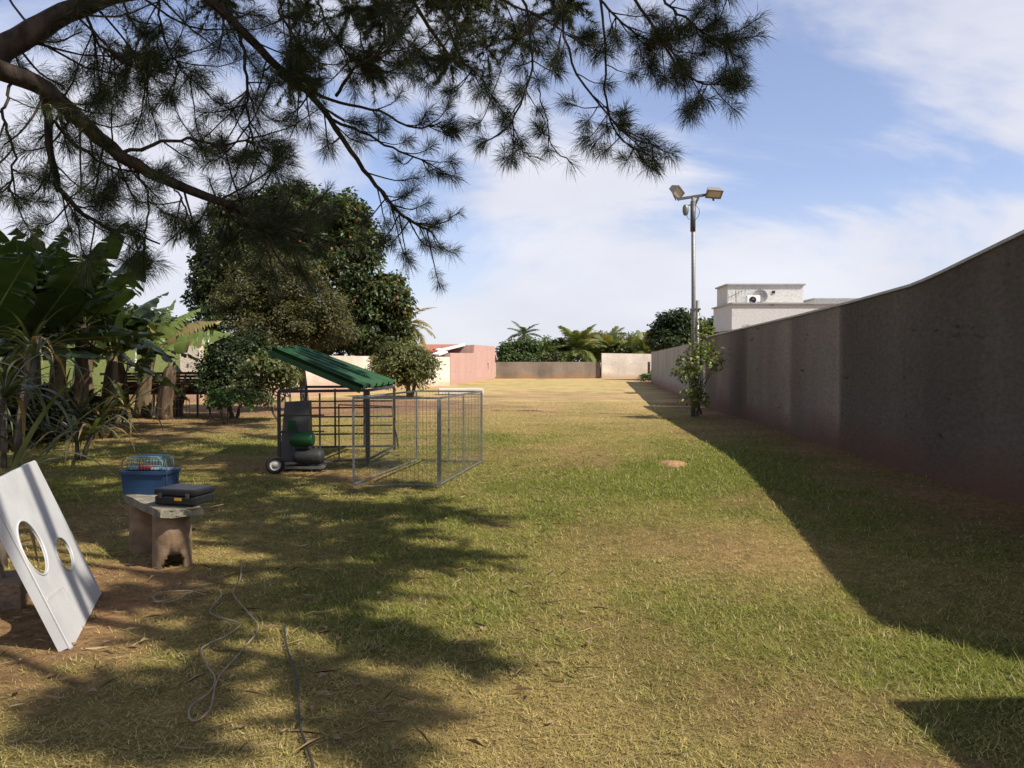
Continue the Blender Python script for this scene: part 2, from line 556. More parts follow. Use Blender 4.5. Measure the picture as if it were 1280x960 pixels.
def build_ground():
    ys = np.concatenate([np.array([-800, -200, -50, -15, -6]), np.arange(-3, 16, 0.14), np.arange(16, 36, 0.4), np.arange(36, 90, 1.5),
                         np.array([95, 110, 150, 300, 800, 2500.])])
    xs = np.concatenate([np.array([-2500, -500, -120, -60, -40]), np.arange(-30, -10, 1.0), np.arange(-10, 9, 0.14), np.arange(9, 26, 0.8),
                         np.array([30, 45, 80, 200, 600, 2500.])])
    X, Y = np.meshgrid(xs, ys)
    x, y = X.ravel(), Y.ravel()
    z = ground_height(x, y)
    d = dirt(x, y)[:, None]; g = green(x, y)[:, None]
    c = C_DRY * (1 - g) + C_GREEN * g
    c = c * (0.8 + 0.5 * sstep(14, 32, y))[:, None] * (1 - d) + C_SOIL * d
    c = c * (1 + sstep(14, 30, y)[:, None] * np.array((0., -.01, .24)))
    nx, ny = len(xs), len(ys)
    i = np.arange(nx * ny).reshape(ny, nx)
    idx = np.stack([i[:-1, :-1], i[:-1, 1:], i[1:, 1:], i[1:, :-1]], -1).ravel()
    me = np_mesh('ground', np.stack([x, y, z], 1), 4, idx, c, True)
    m = bpy.data.materials.new('lawn_and_soil'); m.use_nodes = True
    t = m.node_tree; L = t.links
    b = t.nodes['Principled BSDF']; b.inputs['Roughness'].default_value = 1; b.inputs['Specular IOR Level'].default_value = 0.05
    at = N(t, 'ShaderNodeAttribute', attribute_name='Col')
    gm = N(t, 'ShaderNodeNewGeometry')
    n1 = N(t, 'ShaderNodeTexNoise'); n1.inputs['Scale'].default_value = 9; n1.inputs['Detail'].default_value = 9; n1.inputs['Roughness'].default_value = 0.75
    L.new(gm.outputs['Position'], n1.inputs['Vector'])
    mr = N(t, 'ShaderNodeMapRange'); mr.inputs['From Min'].default_value = 0.3; mr.inputs['From Max'].default_value = 0.7
    mr.inputs['To Min'].default_value = 0.5; mr.inputs['To Max'].default_value = 1.5
    L.new(n1.outputs['Fac'], mr.inputs['Value'])
    mu = N(t, 'ShaderNodeMix', data_type='RGBA', blend_type='MULTIPLY'); mu.inputs[0].default_value = 1
    L.new(at.outputs['Color'], mu.inputs[6]); L.new(mr.outputs[0], mu.inputs[7])
    n2 = N(t, 'ShaderNodeTexNoise'); n2.inputs['Scale'].default_value = 0.55; n2.inputs['Detail'].default_value = 7; n2.inputs['Roughness'].default_value = 0.65
    L.new(gm.outputs['Position'], n2.inputs['Vector'])
    r2 = N(t, 'ShaderNodeValToRGB')
    r2.color_ramp.elements[0].position = 0.36; r2.color_ramp.elements[0].color = (0.70, 0.80, 0.62, 1)
    r2.color_ramp.elements[1].position = 0.66; r2.color_ramp.elements[1].color = (1.2, 1.1, 1.05, 1)
    L.new(n2.outputs['Fac'], r2.inputs[0])
    mu2 = N(t, 'ShaderNodeMix', data_type='RGBA', blend_type='MULTIPLY'); mu2.inputs[0].default_value = 1
    L.new(mu.outputs[2], mu2.inputs[6]); L.new(r2.outputs[0], mu2.inputs[7])
    L.new(mu2.outputs[2], b.inputs['Base Color'])
    bp = N(t, 'ShaderNodeBump'); bp.inputs['Strength'].default_value = 0.9; bp.inputs['Distance'].default_value = 0.05
    L.new(n1.outputs['Fac'], bp.inputs['Height']); L.new(bp.outputs[0], b.inputs['Normal'])
    o = bpy.data.objects.new('ground', me); me.materials.append(m); COL.objects.link(o)
    o['kind'] = 'structure'


build_ground()


def build_grass(n=900000):
    # more blades close by, thinning with distance
    u = RNG.random(n)
    d0, d1, k = 2.0, 30.0, 0.55
    d = (d0 ** k + u * (d1 ** k - d0 ** k)) ** (1 / k)
    x = (RNG.random(n) * 2 - 1) * (0.78 * d + 0.5); y = d
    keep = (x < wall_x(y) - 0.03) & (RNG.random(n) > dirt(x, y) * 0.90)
    x, y = x[keep], y[keep]; n = len(x)
    g = green(x, y)
    cl = vnoise(x, y, 0.16, 91, 2); cl2 = vnoise(x, y, 0.07, 95, 1)
    tone = np.clip(g + 1.1 * (cl - .5) + RNG.normal(0, 0.26, n), 0, 1)[:, None]
    col = C_DRY * 1.12 * (1 - tone) + C_GREEN * 1.15 * tone
    straw = (RNG.random(n) < 0.09)[:, None]
    col = np.where(straw, np.array((0.38, 0.31, 0.18)), col)
    col = col * (RNG.uniform(0.6, 1.3, n) * (0.62 + 0.76 * (0.5 * cl + 0.5 * cl2)))[:, None] * 1.04
    a = RNG.random(n) * 2 * math.pi
    lift = np.abs(RNG.normal(0.34, 0.22, n)) * (0.6 + 0.5 * g)
    ln = RNG.uniform(0.017, 0.044, n) * np.clip(0.9 + y / 40, 0.8, 1.5) * (0.85 + 0.4 * g) * (0.65 + 0.8 * cl)
    wd = RNG.uniform(0.0026, 0.0046, n) * np.clip(0.65 + y / 7, 0.9, 4)
    dx, dy = np.cos(a), np.sin(a)
    z0 = ground_height(x, y) + RNG.uniform(-0.004, 0.012, n)
    px, py = -dy * wd / 2, dx * wd / 2
    mid = 0.5
    c0 = np.stack([x - px, y - py, z0], 1); c1 = np.stack([x + px, y + py, z0], 1)
    m0 = np.stack([x + dx * ln * mid + px, y + dy * ln * mid + py, z0 + ln * mid * lift * 1.6], 1)
    tp = np.stack([x + dx * ln, y + dy * ln, z0 + ln * lift * 1.3], 1)
    co = np.stack([c0, c1, tp], 1).reshape(-1, 3)
    me = np_mesh('grass', co, 3, np.arange(n * 3), np.repeat(col, 3, 0))
    o = bpy.data.objects.new('grass', me)
    me.materials.append(leaf_mat('grass_blade', 0.2, 0.08, 0.85)); COL.objects.link(o)
    tag(o, 'short patchy lawn of dry tan and green blades over the whole plot', 'grass', kind='stuff')


build_grass()

# ------------------------------------------------------------------ walls
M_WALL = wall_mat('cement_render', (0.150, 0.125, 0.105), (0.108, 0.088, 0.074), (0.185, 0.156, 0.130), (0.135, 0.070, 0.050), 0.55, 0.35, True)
M_COPING = mat('coping_mortar', (0.42, 0.42, 0.42), 0.7, 0.15, 8, 0.1)


def wall_strip(mb, ys, tops, xf, th, z0=-0.3):
    """upright wall following x = xf(y) with a varying top"""
    vs = []; fs = []
    for y, zt in zip(ys, tops):
        x = xf(y)
        vs += [(x, y, z0), (x, y, zt), (x + th, y, zt), (x + th, y, z0)]
    for i in range(len(ys) - 1):
        a, b = i * 4, i * 4 + 4
        fs += [(a, a + 1, b + 1, b), (a + 1, a + 2, b + 2, b + 1), (a + 2, a + 3, b + 3, b + 2)]
    k = (len(ys) - 1) * 4
    fs += [(3, 2, 1, 0), (k, k + 1, k + 2, k + 3)]
    mb.add(vs, fs)


def build_right_wall():
    prof = [(-4, 2.1), (2.15, 2.1), (2.35, 2.6), (2.62, 3.1), (2.85, 3.50), (3.4, 3.45), (5, 3.25), (6.5, 3.06), (8, 2.865), (9, 2.745), (9.8, 2.65), (10.3, 2.60), (10.7, 2.57), (11.6, 2.55), (13, 2.52),
            (16, 2.48), (20, 2.45), (26.4, 2.40)]
    ys = []
    for (a, _), (b, _) in zip(prof, prof[1:]):
        ys += list(np.arange(a, b - 1e-6, min(0.8, b - a)))
    ys = ys + [prof[-1][0]]
    tops = np.interp(ys, [p[0] for p in prof], [p[1] for p in prof])
    t = thing('boundary_wall', 'tall shaded grey cement wall with rising top along the right of the lawn', 'wall', (WX0, 0, 0))
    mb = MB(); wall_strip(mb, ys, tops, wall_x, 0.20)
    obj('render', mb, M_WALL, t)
    mb = MB()
    vs = []; fs = []
    for y, zt in zip(ys, tops):
        x = wall_x(y)
        vs += [(x - 0.035, y, zt + 0.003), (x - 0.035, y, zt + 0.04), (x + 0.235, y, zt + 0.04), (x + 0.235, y, zt + 0.003)]
    for i in range(len(ys) - 1):
        a, b = i * 4, i * 4 + 4
        fs += [(a, a + 1, b + 1, b), (a + 1, a + 2, b + 2, b + 1), (a + 2, a + 3, b + 3, b + 2), (a + 3, a, b, b + 3)]
    k = (len(ys) - 1) * 4
    fs += [(3, 2, 1, 0), (k, k + 1, k + 2, k + 3)]
    mb.add(vs, fs)
    obj('coping', mb, M_COPING, t)


build_right_wall()


def plain_wall(name, label, pts, tops, th, m, coping=None, z0=-0.3, cat='wall'):
    """wall along ground points, thickness to the left of the path"""
    t = thing(name, label, cat, (pts[0][0], pts[0][1], 0))
    mb = MB(); cb = MB()
    for i in range(len(pts) - 1):
        a, b = Vector((*pts[i], 0)), Vector((*pts[i + 1], 0))
        d = (b - a).normalized(); n = Vector((-d.y, d.x, 0)) * th
        za, zb = tops[i], tops[i + 1]
        mb.hexa([a + Vector((0, 0, z0)), b + Vector((0, 0, z0)), b + n + Vector((0, 0, z0)), a + n + Vector((0, 0, z0))],
                [a + Vector((0, 0, za)), b + Vector((0, 0, zb)), b + n + Vector((0, 0, zb)), a + n + Vector((0, 0, za))])
        if coping:
            e = n.normalized() * 0.03
            q = [a - e, b - e, b + n + e, a + n + e]
            zz = [za, zb, zb, za]
            cb.hexa([p + Vector((0, 0, z + 0.004)) for p, z in zip(q, zz)], [p + Vector((0, 0, z + 0.05)) for p, z in zip(q, zz)])
    obj('render', mb, m, t)
    if coping: obj('coping', cb, coping, t)
    return t


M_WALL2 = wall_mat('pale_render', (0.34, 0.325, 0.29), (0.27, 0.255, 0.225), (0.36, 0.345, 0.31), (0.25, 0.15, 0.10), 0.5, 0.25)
M_WALLB = wall_mat('old_block_render', (0.27, 0.215, 0.165), (0.15, 0.12, 0.095), (0.31, 0.25, 0.195), (0.30, 0.17, 0.10), 0.6, 0.3)
M_WALLW = wall_mat('flaking_whitewash', (0.74, 0.66, 0.57), (0.50, 0.43, 0.36), (0.76, 0.69, 0.61), (0.45, 0.30, 0.22), 0.6, 0.35)
M_CREAM = wall_mat('cream_paint', (0.68, 0.62, 0.52), (0.58, 0.52, 0.43), (0.70, 0.64, 0.54), (0.5, 0.36, 0.25), 0.5, 0.25)
M_OLDCREAM = wall_mat('stained_cream_render', (0.60, 0.52, 0.43), (0.40, 0.33, 0.26), (0.62, 0.55, 0.46), (0.36, 0.2, 0.13), 0.8, 0.5)
M_GREENW = wall_mat('faded_green_paint', (0.20, 0.24, 0.085), (0.14, 0.17, 0.06), (0.23, 0.27, 0.10), (0.2, 0.12, 0.07), 0.6, 0.4)
M_PINK = wall_mat('pink_paint', (0.47, 0.30, 0.255), (0.43, 0.265, 0.225), (0.48, 0.31, 0.265), (0.42, 0.27, 0.2), 0.4, 0.15)

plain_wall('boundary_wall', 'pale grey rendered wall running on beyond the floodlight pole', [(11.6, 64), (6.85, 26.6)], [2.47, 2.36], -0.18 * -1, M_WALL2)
plain_wall('boundary_wall', 'low brown weathered block wall across the far end of the plot', [(-1.6, 78.5), (9.2, 80)], [1.72, 1.72], 0.2, M_WALLB)
plain_wall('boundary_wall', 'whitewashed flaking wall section at the far right end of the brown wall', [(9.3, 79.6), (14.6, 80)], [2.62, 2.55], 0.25, M_WALLW)
plain_wall('boundary_wall', 'stained cream wall behind the tilted green roof and the round bush', [(-10.7, 31.2), (-9.2, 35.5), (-5.75, 49.4)], [1.8, 1.9, 1.95], 0.2, M_OLDCREAM)
plain_wall('boundary_wall', 'faded green wall behind the banana plants', [(-27, 28.0), (-11.0, 31.0)], [2.2, 2.3], 0.2, M_GREENW)

# brick pillar at the end of the green wall
bp_ = G(243, 505); bp_.z = 0
px_, py_ = -12.45, 29.9
t = thing('brick_pillar', 'stained plaster pillar with bare orange bricks on top beside the green wall', 'pillar', (px_, py_, 0))
mb = MB(); mb.box((px_, py_, 0.95), (0.75, 0.42, 2.5)); obj('shaft', mb, M_OLDCREAM, t)
M_BRICK = mat('orange_brick', (0.36, 0.13, 0.07), 0.9, 0.35, 6, 0.2)
bk = MB(); bk.bbox((0, 0, 0), (0.235, 0.125, 0.085), 0.008); bme = bk.mesh('brick'); bme.materials.append(M_BRICK)
for r in range(2):
    for c in range(3):
        for q in range(3):
            if r == 1 and (c, q) in ((2, 0), (0, 2)): continue
            put('brick', bme, t, (-0.25 + c * 0.25 + random.uniform(-.006, .006), -0.14 + q * 0.14, 2.245 + r * 0.095), (0, 0, random.uniform(-.03, .03)))


# ------------------------------------------------------------------ pink house
def build_pink_house():
    A, B = Vector((-4.35, 54.2, 0)), Vector((-1.72, 77.8, 0))     # foot of the pink wall on the plot's edge
    d = (B - A).normalized(); n = Vector((-d.y, d.x, 0))
    Ln = (B - A).length
    t = thing('pink_house', 'salmon pink house wall with sloping white edged roof beside the far lawn', 'house', A)
    ks = 0.42 * Ln * 1.05
    S = lambda s, k, z: A + d * s + n * k + Vector((0, 0, z))

    def slab(mb, s0, s1, k0, k1, z0, za, zb):
        mb.hexa([S(s0, k0, z0), S(s1, k0, z0), S(s1, k1, z0), S(s0, k1, z0)], [S(s0, k0, za), S(s1, k0, zb), S(s1, k1, zb), S(s0, k1, za)])
    mb = MB()
    slab(mb, 0, ks, 0, 0.2, -0.3, 2.28, 2.42)                      # low part
    slab(mb, ks, Ln, 0, 0.2, -0.3, 3.12, 3.28)                      # high part
    slab(mb, ks + .01, ks + .21, 0.2, 7, -0.3, 3.1, 3.1)            # return wall
    slab(mb, Ln - 0.2, Ln, 0.2, 7, -0.3, 3.2, 3.2)
    slab(mb, 0, 0.2, 0.2, 7, -0.3, 2.2, 2.2)
    slab(mb, 0.2, ks, 2.2, 2.4, -0.3, 2.3, 2.9)
    obj('wall', mb, M_PINK, t)
    mb = MB(); slab(mb, -0.1, ks + 0.0, 1.0, 7, 0, 0, 0)
    mb = MB()
    v0 = [S(-0.15, 0.9, 2.32), S(ks, 0.9, 3.02), S(ks, 7, 3.02), S(-0.15, 7, 2.32)]
    mb.hexa(v0, [p + Vector((0, 0, 0.14)) for p in v0])
    obj('roof', mb, mat('roof_tile_red', (0.36, 0.13, 0.075), 0.9, 0.3, 3, 0.3), t)
    mb = MB()
    mb.bar(S(-0.2, 0.82, 2.42), S(ks, 0.82, 3.13), 0.12, 0.2)
    obj('fascia', mb, M_WHITE, t)
    mb = MB()
    v0 = [S(Ln + 0.0, 0.4, 3.16), S(Ln + 2.4, 0.2, 1.95), S(Ln + 2.4, 6, 1.95), S(Ln, 6, 3.16)]
    mb.hexa(v0, [p + Vector((0, 0, 0.14)) for p in v0])
    r = obj('roof', mb, MATS['roof_tile_red'], t)
    mb = MB(); mb.bar(S(Ln, .3, 3.2), S(Ln + 2.45, .1, 1.98), 0.1, 0.2); obj('fascia', mb, M_PINK, t)
    mb = MB(); mb.hexa([S(Ln + .05, .8, -.2), S(Ln + 2.2, .8, -.2), S(Ln + 2.2, 1, -.2), S(Ln + .05, 1, -.2)], [S(Ln + .05, .8, 3.0), S(Ln + 2.2, .8, 1.9), S(Ln + 2.2, 1, 1.9), S(Ln + .05, 1, 3.0)])
    obj('gable', mb, M_WHITE, t)
    mb = MB(); c = S(Ln * 0.79, -0.02, 1.55); mb.box(c, (0.06, 0.75, 0.10), Matrix.Rotation(math.atan2(d.y, d.x) - math.pi / 2, 3, 'Z'))
    mb.box(c + Vector((0.0, 0, -0.3)), (0.05, 0.22, 0.5), Matrix.Rotation(math.atan2(d.y, d.x) - math.pi / 2, 3, 'Z'))
    obj('wall_vent', mb, mat('grey_stain', (0.25, 0.2, 0.18), 0.9), t)
    # cream neighbour with a terracotta roof
    C, D = Vector((-5.72, 49.6, 0)), Vector((-4.37, 54.1, 0))
    t2 = thing('cream_house', 'low cream house with orange tiled roof left of the pink house', 'house', C)
    d2 = (D - C).normalized(); n2 = Vector((-d2.y, d2.x, 0)); L2 = (D - C).length
    S2 = lambda s, k, z: C + d2 * s + n2 * k + Vector((0, 0, z))
    mb = MB(); mb.hexa([S2(0, 0, -.3), S2(L2, 0, -.3), S2(L2, .2, -.3), S2(0, .2, -.3)], [S2(0, 0, 1.98), S2(L2, 0, 2.0), S2(L2, .2, 2.0), S2(0, .2, 1.98)])
    mb.hexa([S2(0, 2.0, -.3), S2(L2 - .02, 2.0, -.3), S2(L2 - .02, 2.2, -.3), S2(0, 2.2, -.3)], [S2(0, 2., 2.1), S2(L2 - .02, 2., 2.1), S2(L2 - .02, 2.2, 2.1), S2(0, 2.2, 2.1)])
    obj('wall', mb, M_CREAM, t2)
    mb = MB()                                                       # pan-tile roof, ridged
    nr = 22
    for i in range(nr):
        s0, s1 = -1.2 + i * (L2 + 1.1) / nr, -1.2 + (i + 1) * (L2 + 1.1) / nr
        sm = (s0 + s1) / 2
        for (a, b, ha, hb) in ((s0, sm, 0, 0.07), (sm, s1 - .02, 0.07, 0)):
            v0 = [S2(a, 0.9, 2.05 + ha), S2(b, 0.9, 2.05 + hb), S2(b, 5, 2.85 + hb), S2(a, 5, 2.85 + ha)]
            mb.add(v0 + [p - Vector((0, 0, 0.09)) for p in v0], [(0, 1, 2, 3), (7, 6, 5, 4), (0, 4, 5, 1), (1, 5, 6, 2), (2, 6, 7, 3), (3, 7, 4, 0)])
    obj('roof', mb, mat('terracotta_tile', (0.42, 0.16, 0.075), 0.9, 0.3, 4, 0.3), t2, kind='stuff')
    mb = MB(); mb.bar(S2(L2 - 1.6, .5, 2.12), S2(L2 - .02, .5, 2.35), .7, .1); obj('porch_roof', mb, M_WHITE, t2)


build_pink_house()


def dish(label, c, r, aim, mast=0.5, group=None, m=None):
    c = Vector(c)
    t = thing('satellite_dish', label, 'satellite dish', c - Vector((0, 0, mast)), group)
    rot = Vector(aim).normalized().to_track_quat('Z', 'Y').to_matrix()
    mb = MB()
    prof = [(0.001, 0), (r * .35, r * .035), (r * .7, r * .15), (r, r * .3), (r * 1.02, r * .3), (r * .7, r * .12), (0.001, -0.02)]
    mb.lathe(prof, c, 20, rot); obj('reflector', mb, m or M_WHITE, t)
    mb = MB(); mb.tube([c - Vector((0, 0, mast)), c - Vector((0, 0, .02)) - Vector(aim).normalized() * .04], 0.02, 8); obj('mast', mb, M_METAL, t)
    mb = MB(); mb.tube([c + rot @ Vector((0, -r, r * .3)), c + rot @ Vector((0, 0, r * 1.1))], 0.012, 6)
    mb.lathe([(0.001, r * 1.0), (r * .12, r * 1.0), (r * .12, r * 1.25), (.001, r * 1.25)], c, 8, rot)
    obj('receiver_arm', mb, M_METAL, t)


dish('left one of two small white satellite dishes above the green wall', P(251, 426.5, 31.5), 0.19, (0.3, -1, 0.5), 0.6)
dish('right one of two small white satellite dishes above the green wall', P(264, 426.5, 31.5), 0.16, (0.3, -1, 0.5), 0.6)
dish('white satellite dish on the orange tiled roof beside the pink house', P(549, 440.5, 55.5), 0.30, (0.3, -1, 0.5), 0.7)


# ------------------------------------------------------------------ modern house beyond the wall
def build_modern_house():
    m = wall_mat('warm_white_render', (0.55, 0.545, 0.51), (0.52, 0.51, 0.48), (0.57, 0.56, 0.53), (0.54, 0.53, 0.5), 0.2, 0.3)
    md = mat('metal_flashing', (0.30, 0.295, 0.285), 0.5, 0.1, 5, 0)
    t = thing('modern_house', 'flat roofed off white house of stacked boxes behind the grey wall', 'house', (13, 37, 0))

    def block(x0, x1, y0, y1, z0, z1, name):
        mb = MB(); mb.box(((x0 + x1) / 2, (y0 + y1) / 2, (z0 + z1) / 2), (x1 - x0, y1 - y0, z1 - z0))
        o = obj(name, mb, m, t)
        mb = MB()
        e = 0.04
        for (a, b) in (((x0 - e, y0 - e), (x1 + e, y0 - e)), ((x1 + e, y0 - e), (x1 + e, y1 + e)), ((x1 + e, y1 + e), (x0 - e, y1 + e)), ((x0 - e, y1 + e), (x0 - e, y0 - e))):
            mb.bar((*a, z1 + 0.035), (*b, z1 + 0.035), 0.11, 0.06)
        obj('flashing', mb, md, o)
        return o
    block(10.0, 19, 35.0, 38.2, 3.07, 4.22, 'lower_block')
    block(10.25, 13.85, 36.6, 38.5, 4.22, 5.24, 'upper_block')
    block(14.4, 16.6, 36.6, 38.4, 4.225, 4.56, 'parapet_block')
    mb = MB(); mb.box((14.5, 37.4, 1.4), (8.2, 3.6, 3.3)); obj('ground_floor', mb, m, t)
    mb = MB(); mb.box((12, 35.55, 1.5), (2.4, .06, 2.4)); obj('window', mb, mat('dark_glass', (0.02, 0.025, 0.03), 0.1, 0.1, 2, 0, spec=0.6), t)
    dish('satellite dish on the roof terrace of the off white house', P(950, 371, 36.2), 0.33, (-0.15, -1, 0.35), 0.55, None, mat('grey_mesh_dish', (.20, .19, .185), .5, .2, 10, 0))
    # air conditioner
    c = P(941, 376, 36.2)
    t2 = thing('air_conditioner', 'white air conditioner outdoor unit beside the dish on the flat roof', 'air conditioner', (c.x, c.y, 4.29))
    mb = MB(); mb.bbox((c.x, c.y, 4.50), (0.62, 0.3, 0.42), 0.03); obj('casing', mb, M_WHITE, t2)
    mb = MB(); mb.lathe([(0.16, 0.0), (0.16, 0.02), (0.13, 0.02), (0.13, 0.005), (0.04, 0.005), (0.04, 0.02), (0.001, 0.02)], (c.x - .05, c.y - .152, 4.5), 20, Matrix.Rotation(R(90), 3, 'X'))
    obj('fan_grille', mb, M_BLACK, t2)
    # antenna
    c = P(920, 379.5, 36.2)
    t3 = thing('tv_antenna', 'thin metal antenna on the flat roof left of the dish', 'antenna', (c.x, c.y, 4.29))
    mb = MB(); mb.tube([(c.x, c.y, 4.29), (c.x, c.y, 5.0)], 0.018, 6); obj('mast', mb, M_METAL, t3)
    mb = MB(); a = Vector((c.x - .35, c.y, 4.62)); b = Vector((c.x + .4, c.y - .1, 4.98)); mb.tube([a, b], .014, 6)
    for k in range(6):
        p = a.lerp(b, k / 5); mb.tube([p + Vector((-.05, -.2, .14)), p + Vector((.05, .2, -.14))], .008, 5)
    obj('boom', mb, M_METAL, t3)
    c = P(967, 365, 36.58)
    mb = MB(); mb.bbox(c, (.14, .06, .12), .01); o = obj('wall_lamp', mb, M_BLACK, t)


build_modern_house()


# ------------------------------------------------------------------ eave behind the photographer that shades the corner of the lawn
def build_shed():
    h = 2.9
    c = Vector((1.78 + .8 * h, 3.36 - .45 * h, h))
    t = thing('lean_to_roof', 'small tiled lean-to roof on posts against the grey wall behind the viewer', 'shed', (c.x + .3, 0, 0))
    mb = MB()
    v0 = [(c.x - .02, -2.2, h), (wall_x(-2.2) - .01, -2.2, h), (wall_x(c.y) - .01, c.y + .05, h), (c.x, c.y, h)]
    mb.hexa(v0, [(p[0], p[1], h + .1) for p in v0])
    obj('roof', mb, mat('roof_tile_red', (0.36, 0.13, 0.075)), t)
    for y in (c.y - .2, -2.0):
        mb = MB(); mb.box((c.x + .12, y, h / 2 - .05), (.1, .1, h - .06)); obj('post', mb, M_WOOD, t)


build_shed()


# ------------------------------------------------------------------ leaves
def leaf_cloud(name, centers, outward, size, colors, length=1.6, up=0.5, spread=0.9):
    """many small folded leaves; centers (n,3), outward (n,3) unit"""
    n = len(centers)
    nr = outward * (1 - up) + np.array((0, 0, up)) + RNG.normal(0, spread * 0.5, (n, 3))
    nr /= np.linalg.norm(nr, axis=1)[:, None] + 1e-9
    ax = RNG.normal(0, 1, (n, 3)) + outward * 0.9 + np.array((0, 0, -0.5))
    ax -= nr * np.sum(ax * nr, 1)[:, None]
    ax /= np.linalg.norm(ax, axis=1)[:, None] + 1e-9
    sd_ = np.cross(nr, ax)
    s = (size * RNG.uniform(0.65, 1.3, n))[:, None]
    L_ = s * length
    a = centers
    b = centers + ax * L_ * .45 + sd_ * s * .5 + nr * s * .12
    c = centers + ax * L_ - nr * s * 0.15
    d = centers + ax * L_ * .45 - sd_ * s * .5 + nr * s * .12
    co = np.stack([a, b, c, d], 1).reshape(-1, 3)
    k = np.arange(n) * 4
    idx = np.stack([k, k + 1, k + 2, k, k + 2, k + 3], 1).ravel()
    return np_mesh(name, co, 3, idx, np.repeat(colors, 4, 0))


def palette(n, c1, c2, var=0.25, odd=None, odd_p=0.04):
    t = RNG.random(n)[:, None]
    c = np.array(c1) * (1 - t) + np.array(c2) * t
    c = c * RNG.uniform(1 - var, 1 + var, n)[:, None]
    if odd is not None:
        k = (RNG.random(n) < odd_p)[:, None]
        c = np.where(k, np.array(odd) * RNG.uniform(0.7, 1.2, n)[:, None], c)
    return c


def crown_points(lobes, n_clumps, per, clump_r, surf=0.75):
    """leaf positions in clumps spread over lumpy lobes [(centre, radii)]; denser towards the outside"""
    vol = np.array([l[1][0] * l[1][1] * l[1][2] for l in lobes]) ** (2 / 3); vol /= vol.sum()
    pts = []; outs = []; cid = []
    for k in range(n_clumps):
        c, r = lobes[RNG.choice(len(lobes), p=vol)]
        d = RNG.normal(0, 1, 3); d /= np.linalg.norm(d)
        if d[2] < -0.55: d[2] *= -0.5
        rad = surf + (1.05 - surf) * RNG.random() if RNG.random() < 0.8 else RNG.random() * surf
        cc = np.array(c) + d * np.array(r) * rad
        m = int(per * RNG.uniform(0.5, 1.4))
        q = RNG.normal(0, 1, (m, 3)); q /= np.linalg.norm(q, axis=1)[:, None]
        rr = clump_r * RNG.uniform(0.6, 1.3) * RNG.random(m) ** 0.45
        p = cc + q * rr[:, None] * np.array((1, 1, 0.75))
        o = q * 0.6 + d * 0.7; o /= np.linalg.norm(o, axis=1)[:, None]
        pts.append(p); outs.append(o); cid.append(np.full(m, RNG.uniform(0.58, 1.42)))
    return np.concatenate(pts), np.concatenate(outs), np.concatenate(cid)


def tree(name, label, base, lobes, n_clumps, per, clump_r, leaf, c1, c2, trunk_r, cat='tree', group=None, bark=None, odd=None, odd_p=.04, stems=1,
         surf=.75, lm=None, length=1.6, up=.5):
    base = Vector(base)
    t = thing(name, label, cat, base, group)
    p, o, cl = crown_points(lobes, n_clumps, per, clump_r, surf)
    ok = p[:, 2] > 0.03
    p, o, cl = p[ok], o[ok], cl[ok]
    col = palette(len(p), c1, c2, odd=odd, odd_p=odd_p) * cl[:, None]
    me = leaf_cloud('crown', p - np.array(base), o, leaf, col, length, up)
    obj('crown', me, lm or leaf_mat('broad_leaf'), t)
    mb = MB()
    cen = Vector(np.mean([l[0] for l in lobes], axis=0))
    for s in range(stems):
        off = Vector((random.uniform(-1, 1), random.uniform(-1, 1), 0)) * (0.25 if stems > 1 else 0)
        z1 = min(l[0][2] - l[1][2] * .4 for l in lobes)
        fork = Vector((base.x + (cen.x - base.x) * .3 + off.x * 1.5, base.y + (cen.y - base.y) * .3 + off.y * 1.5, max(.4, z1)))
        b0 = base + off * .6 - Vector((0, 0, .1))
        mid = b0.lerp(fork, .5) + Vector((random.uniform(-.08, .08), random.uniform(-.08, .08), 0))
        mb.tube([b0, b0 + Vector((0, 0, .12)), mid, fork], [trunk_r * 1.5, trunk_r * 1.1, trunk_r * .9, trunk_r * .75], 10)
        for (c, r) in lobes:
            for q in range(3 if stems == 1 else 1):
                e = Vector(c) + Vector((random.uniform(-.6, .6) * r[0], random.uniform(-.6, .6) * r[1], random.uniform(0, .7) * r[2]))
                m = fork.lerp(e, .5) + Vector((random.uniform(-.2, .2), random.uniform(-.2, .2), .15)) * min(r)
                mb.tube([fork, m, e], [trunk_r * .55, trunk_r * .35, trunk_r * .1], 7)
    obj('trunk', mb, bark or M_TRUNK, t)
    return t


def L3(u, v, d, ru, rv, ry=None):
    """crown lobe about pixel u, v at distance d with half-sizes in pixels"""
    c = P(u, v, d); k = d / F
    return (tuple(c), (ru * k, ry or ru * k, rv * k))


# big dark trees at the left of the plot
tree('mango_tree', 'large dark glossy leaved tree, right hand and rounder of the tall pair', (-9.0, 45, 0),
     [L3(430, 340, 44, 50, 50), L3(470, 380, 43.5, 40, 45), L3(445, 420, 44, 55, 40), L3(395, 310, 45, 40, 45), L3(483, 420, 44, 27, 28), L3(420, 275, 45, 40, 28), L3(495, 352, 44, 13, 9), L3(462, 305, 44, 16, 14), L3(500, 395, 44, 12, 12), L3(445, 262, 45, 14, 12)],
     520, 95, .62, .15, (0.028, 0.045, 0.014), (0.055, 0.075, 0.022), .34, odd=(0.20, 0.11, 0.05), odd_p=.06, length=2.0)
tree('mango_tree', 'large dark tree behind the feathery one, left of the tall pair', (-14.5, 46, 0),
     [L3(330, 300, 46, 55, 45), L3(290, 335, 45, 45, 45), L3(370, 270, 46, 50, 35), L3(300, 275, 46, 28, 28), L3(275, 380, 45, 32, 40), L3(262, 330, 46, 20, 18), L3(285, 262, 46, 16, 12), L3(340, 250, 46, 18, 12)],
     460, 95, .62, .15, (0.03, 0.045, 0.015), (0.06, 0.075, 0.025), .32, odd=(0.16, 0.10, 0.05), odd_p=.03, length=1.9)
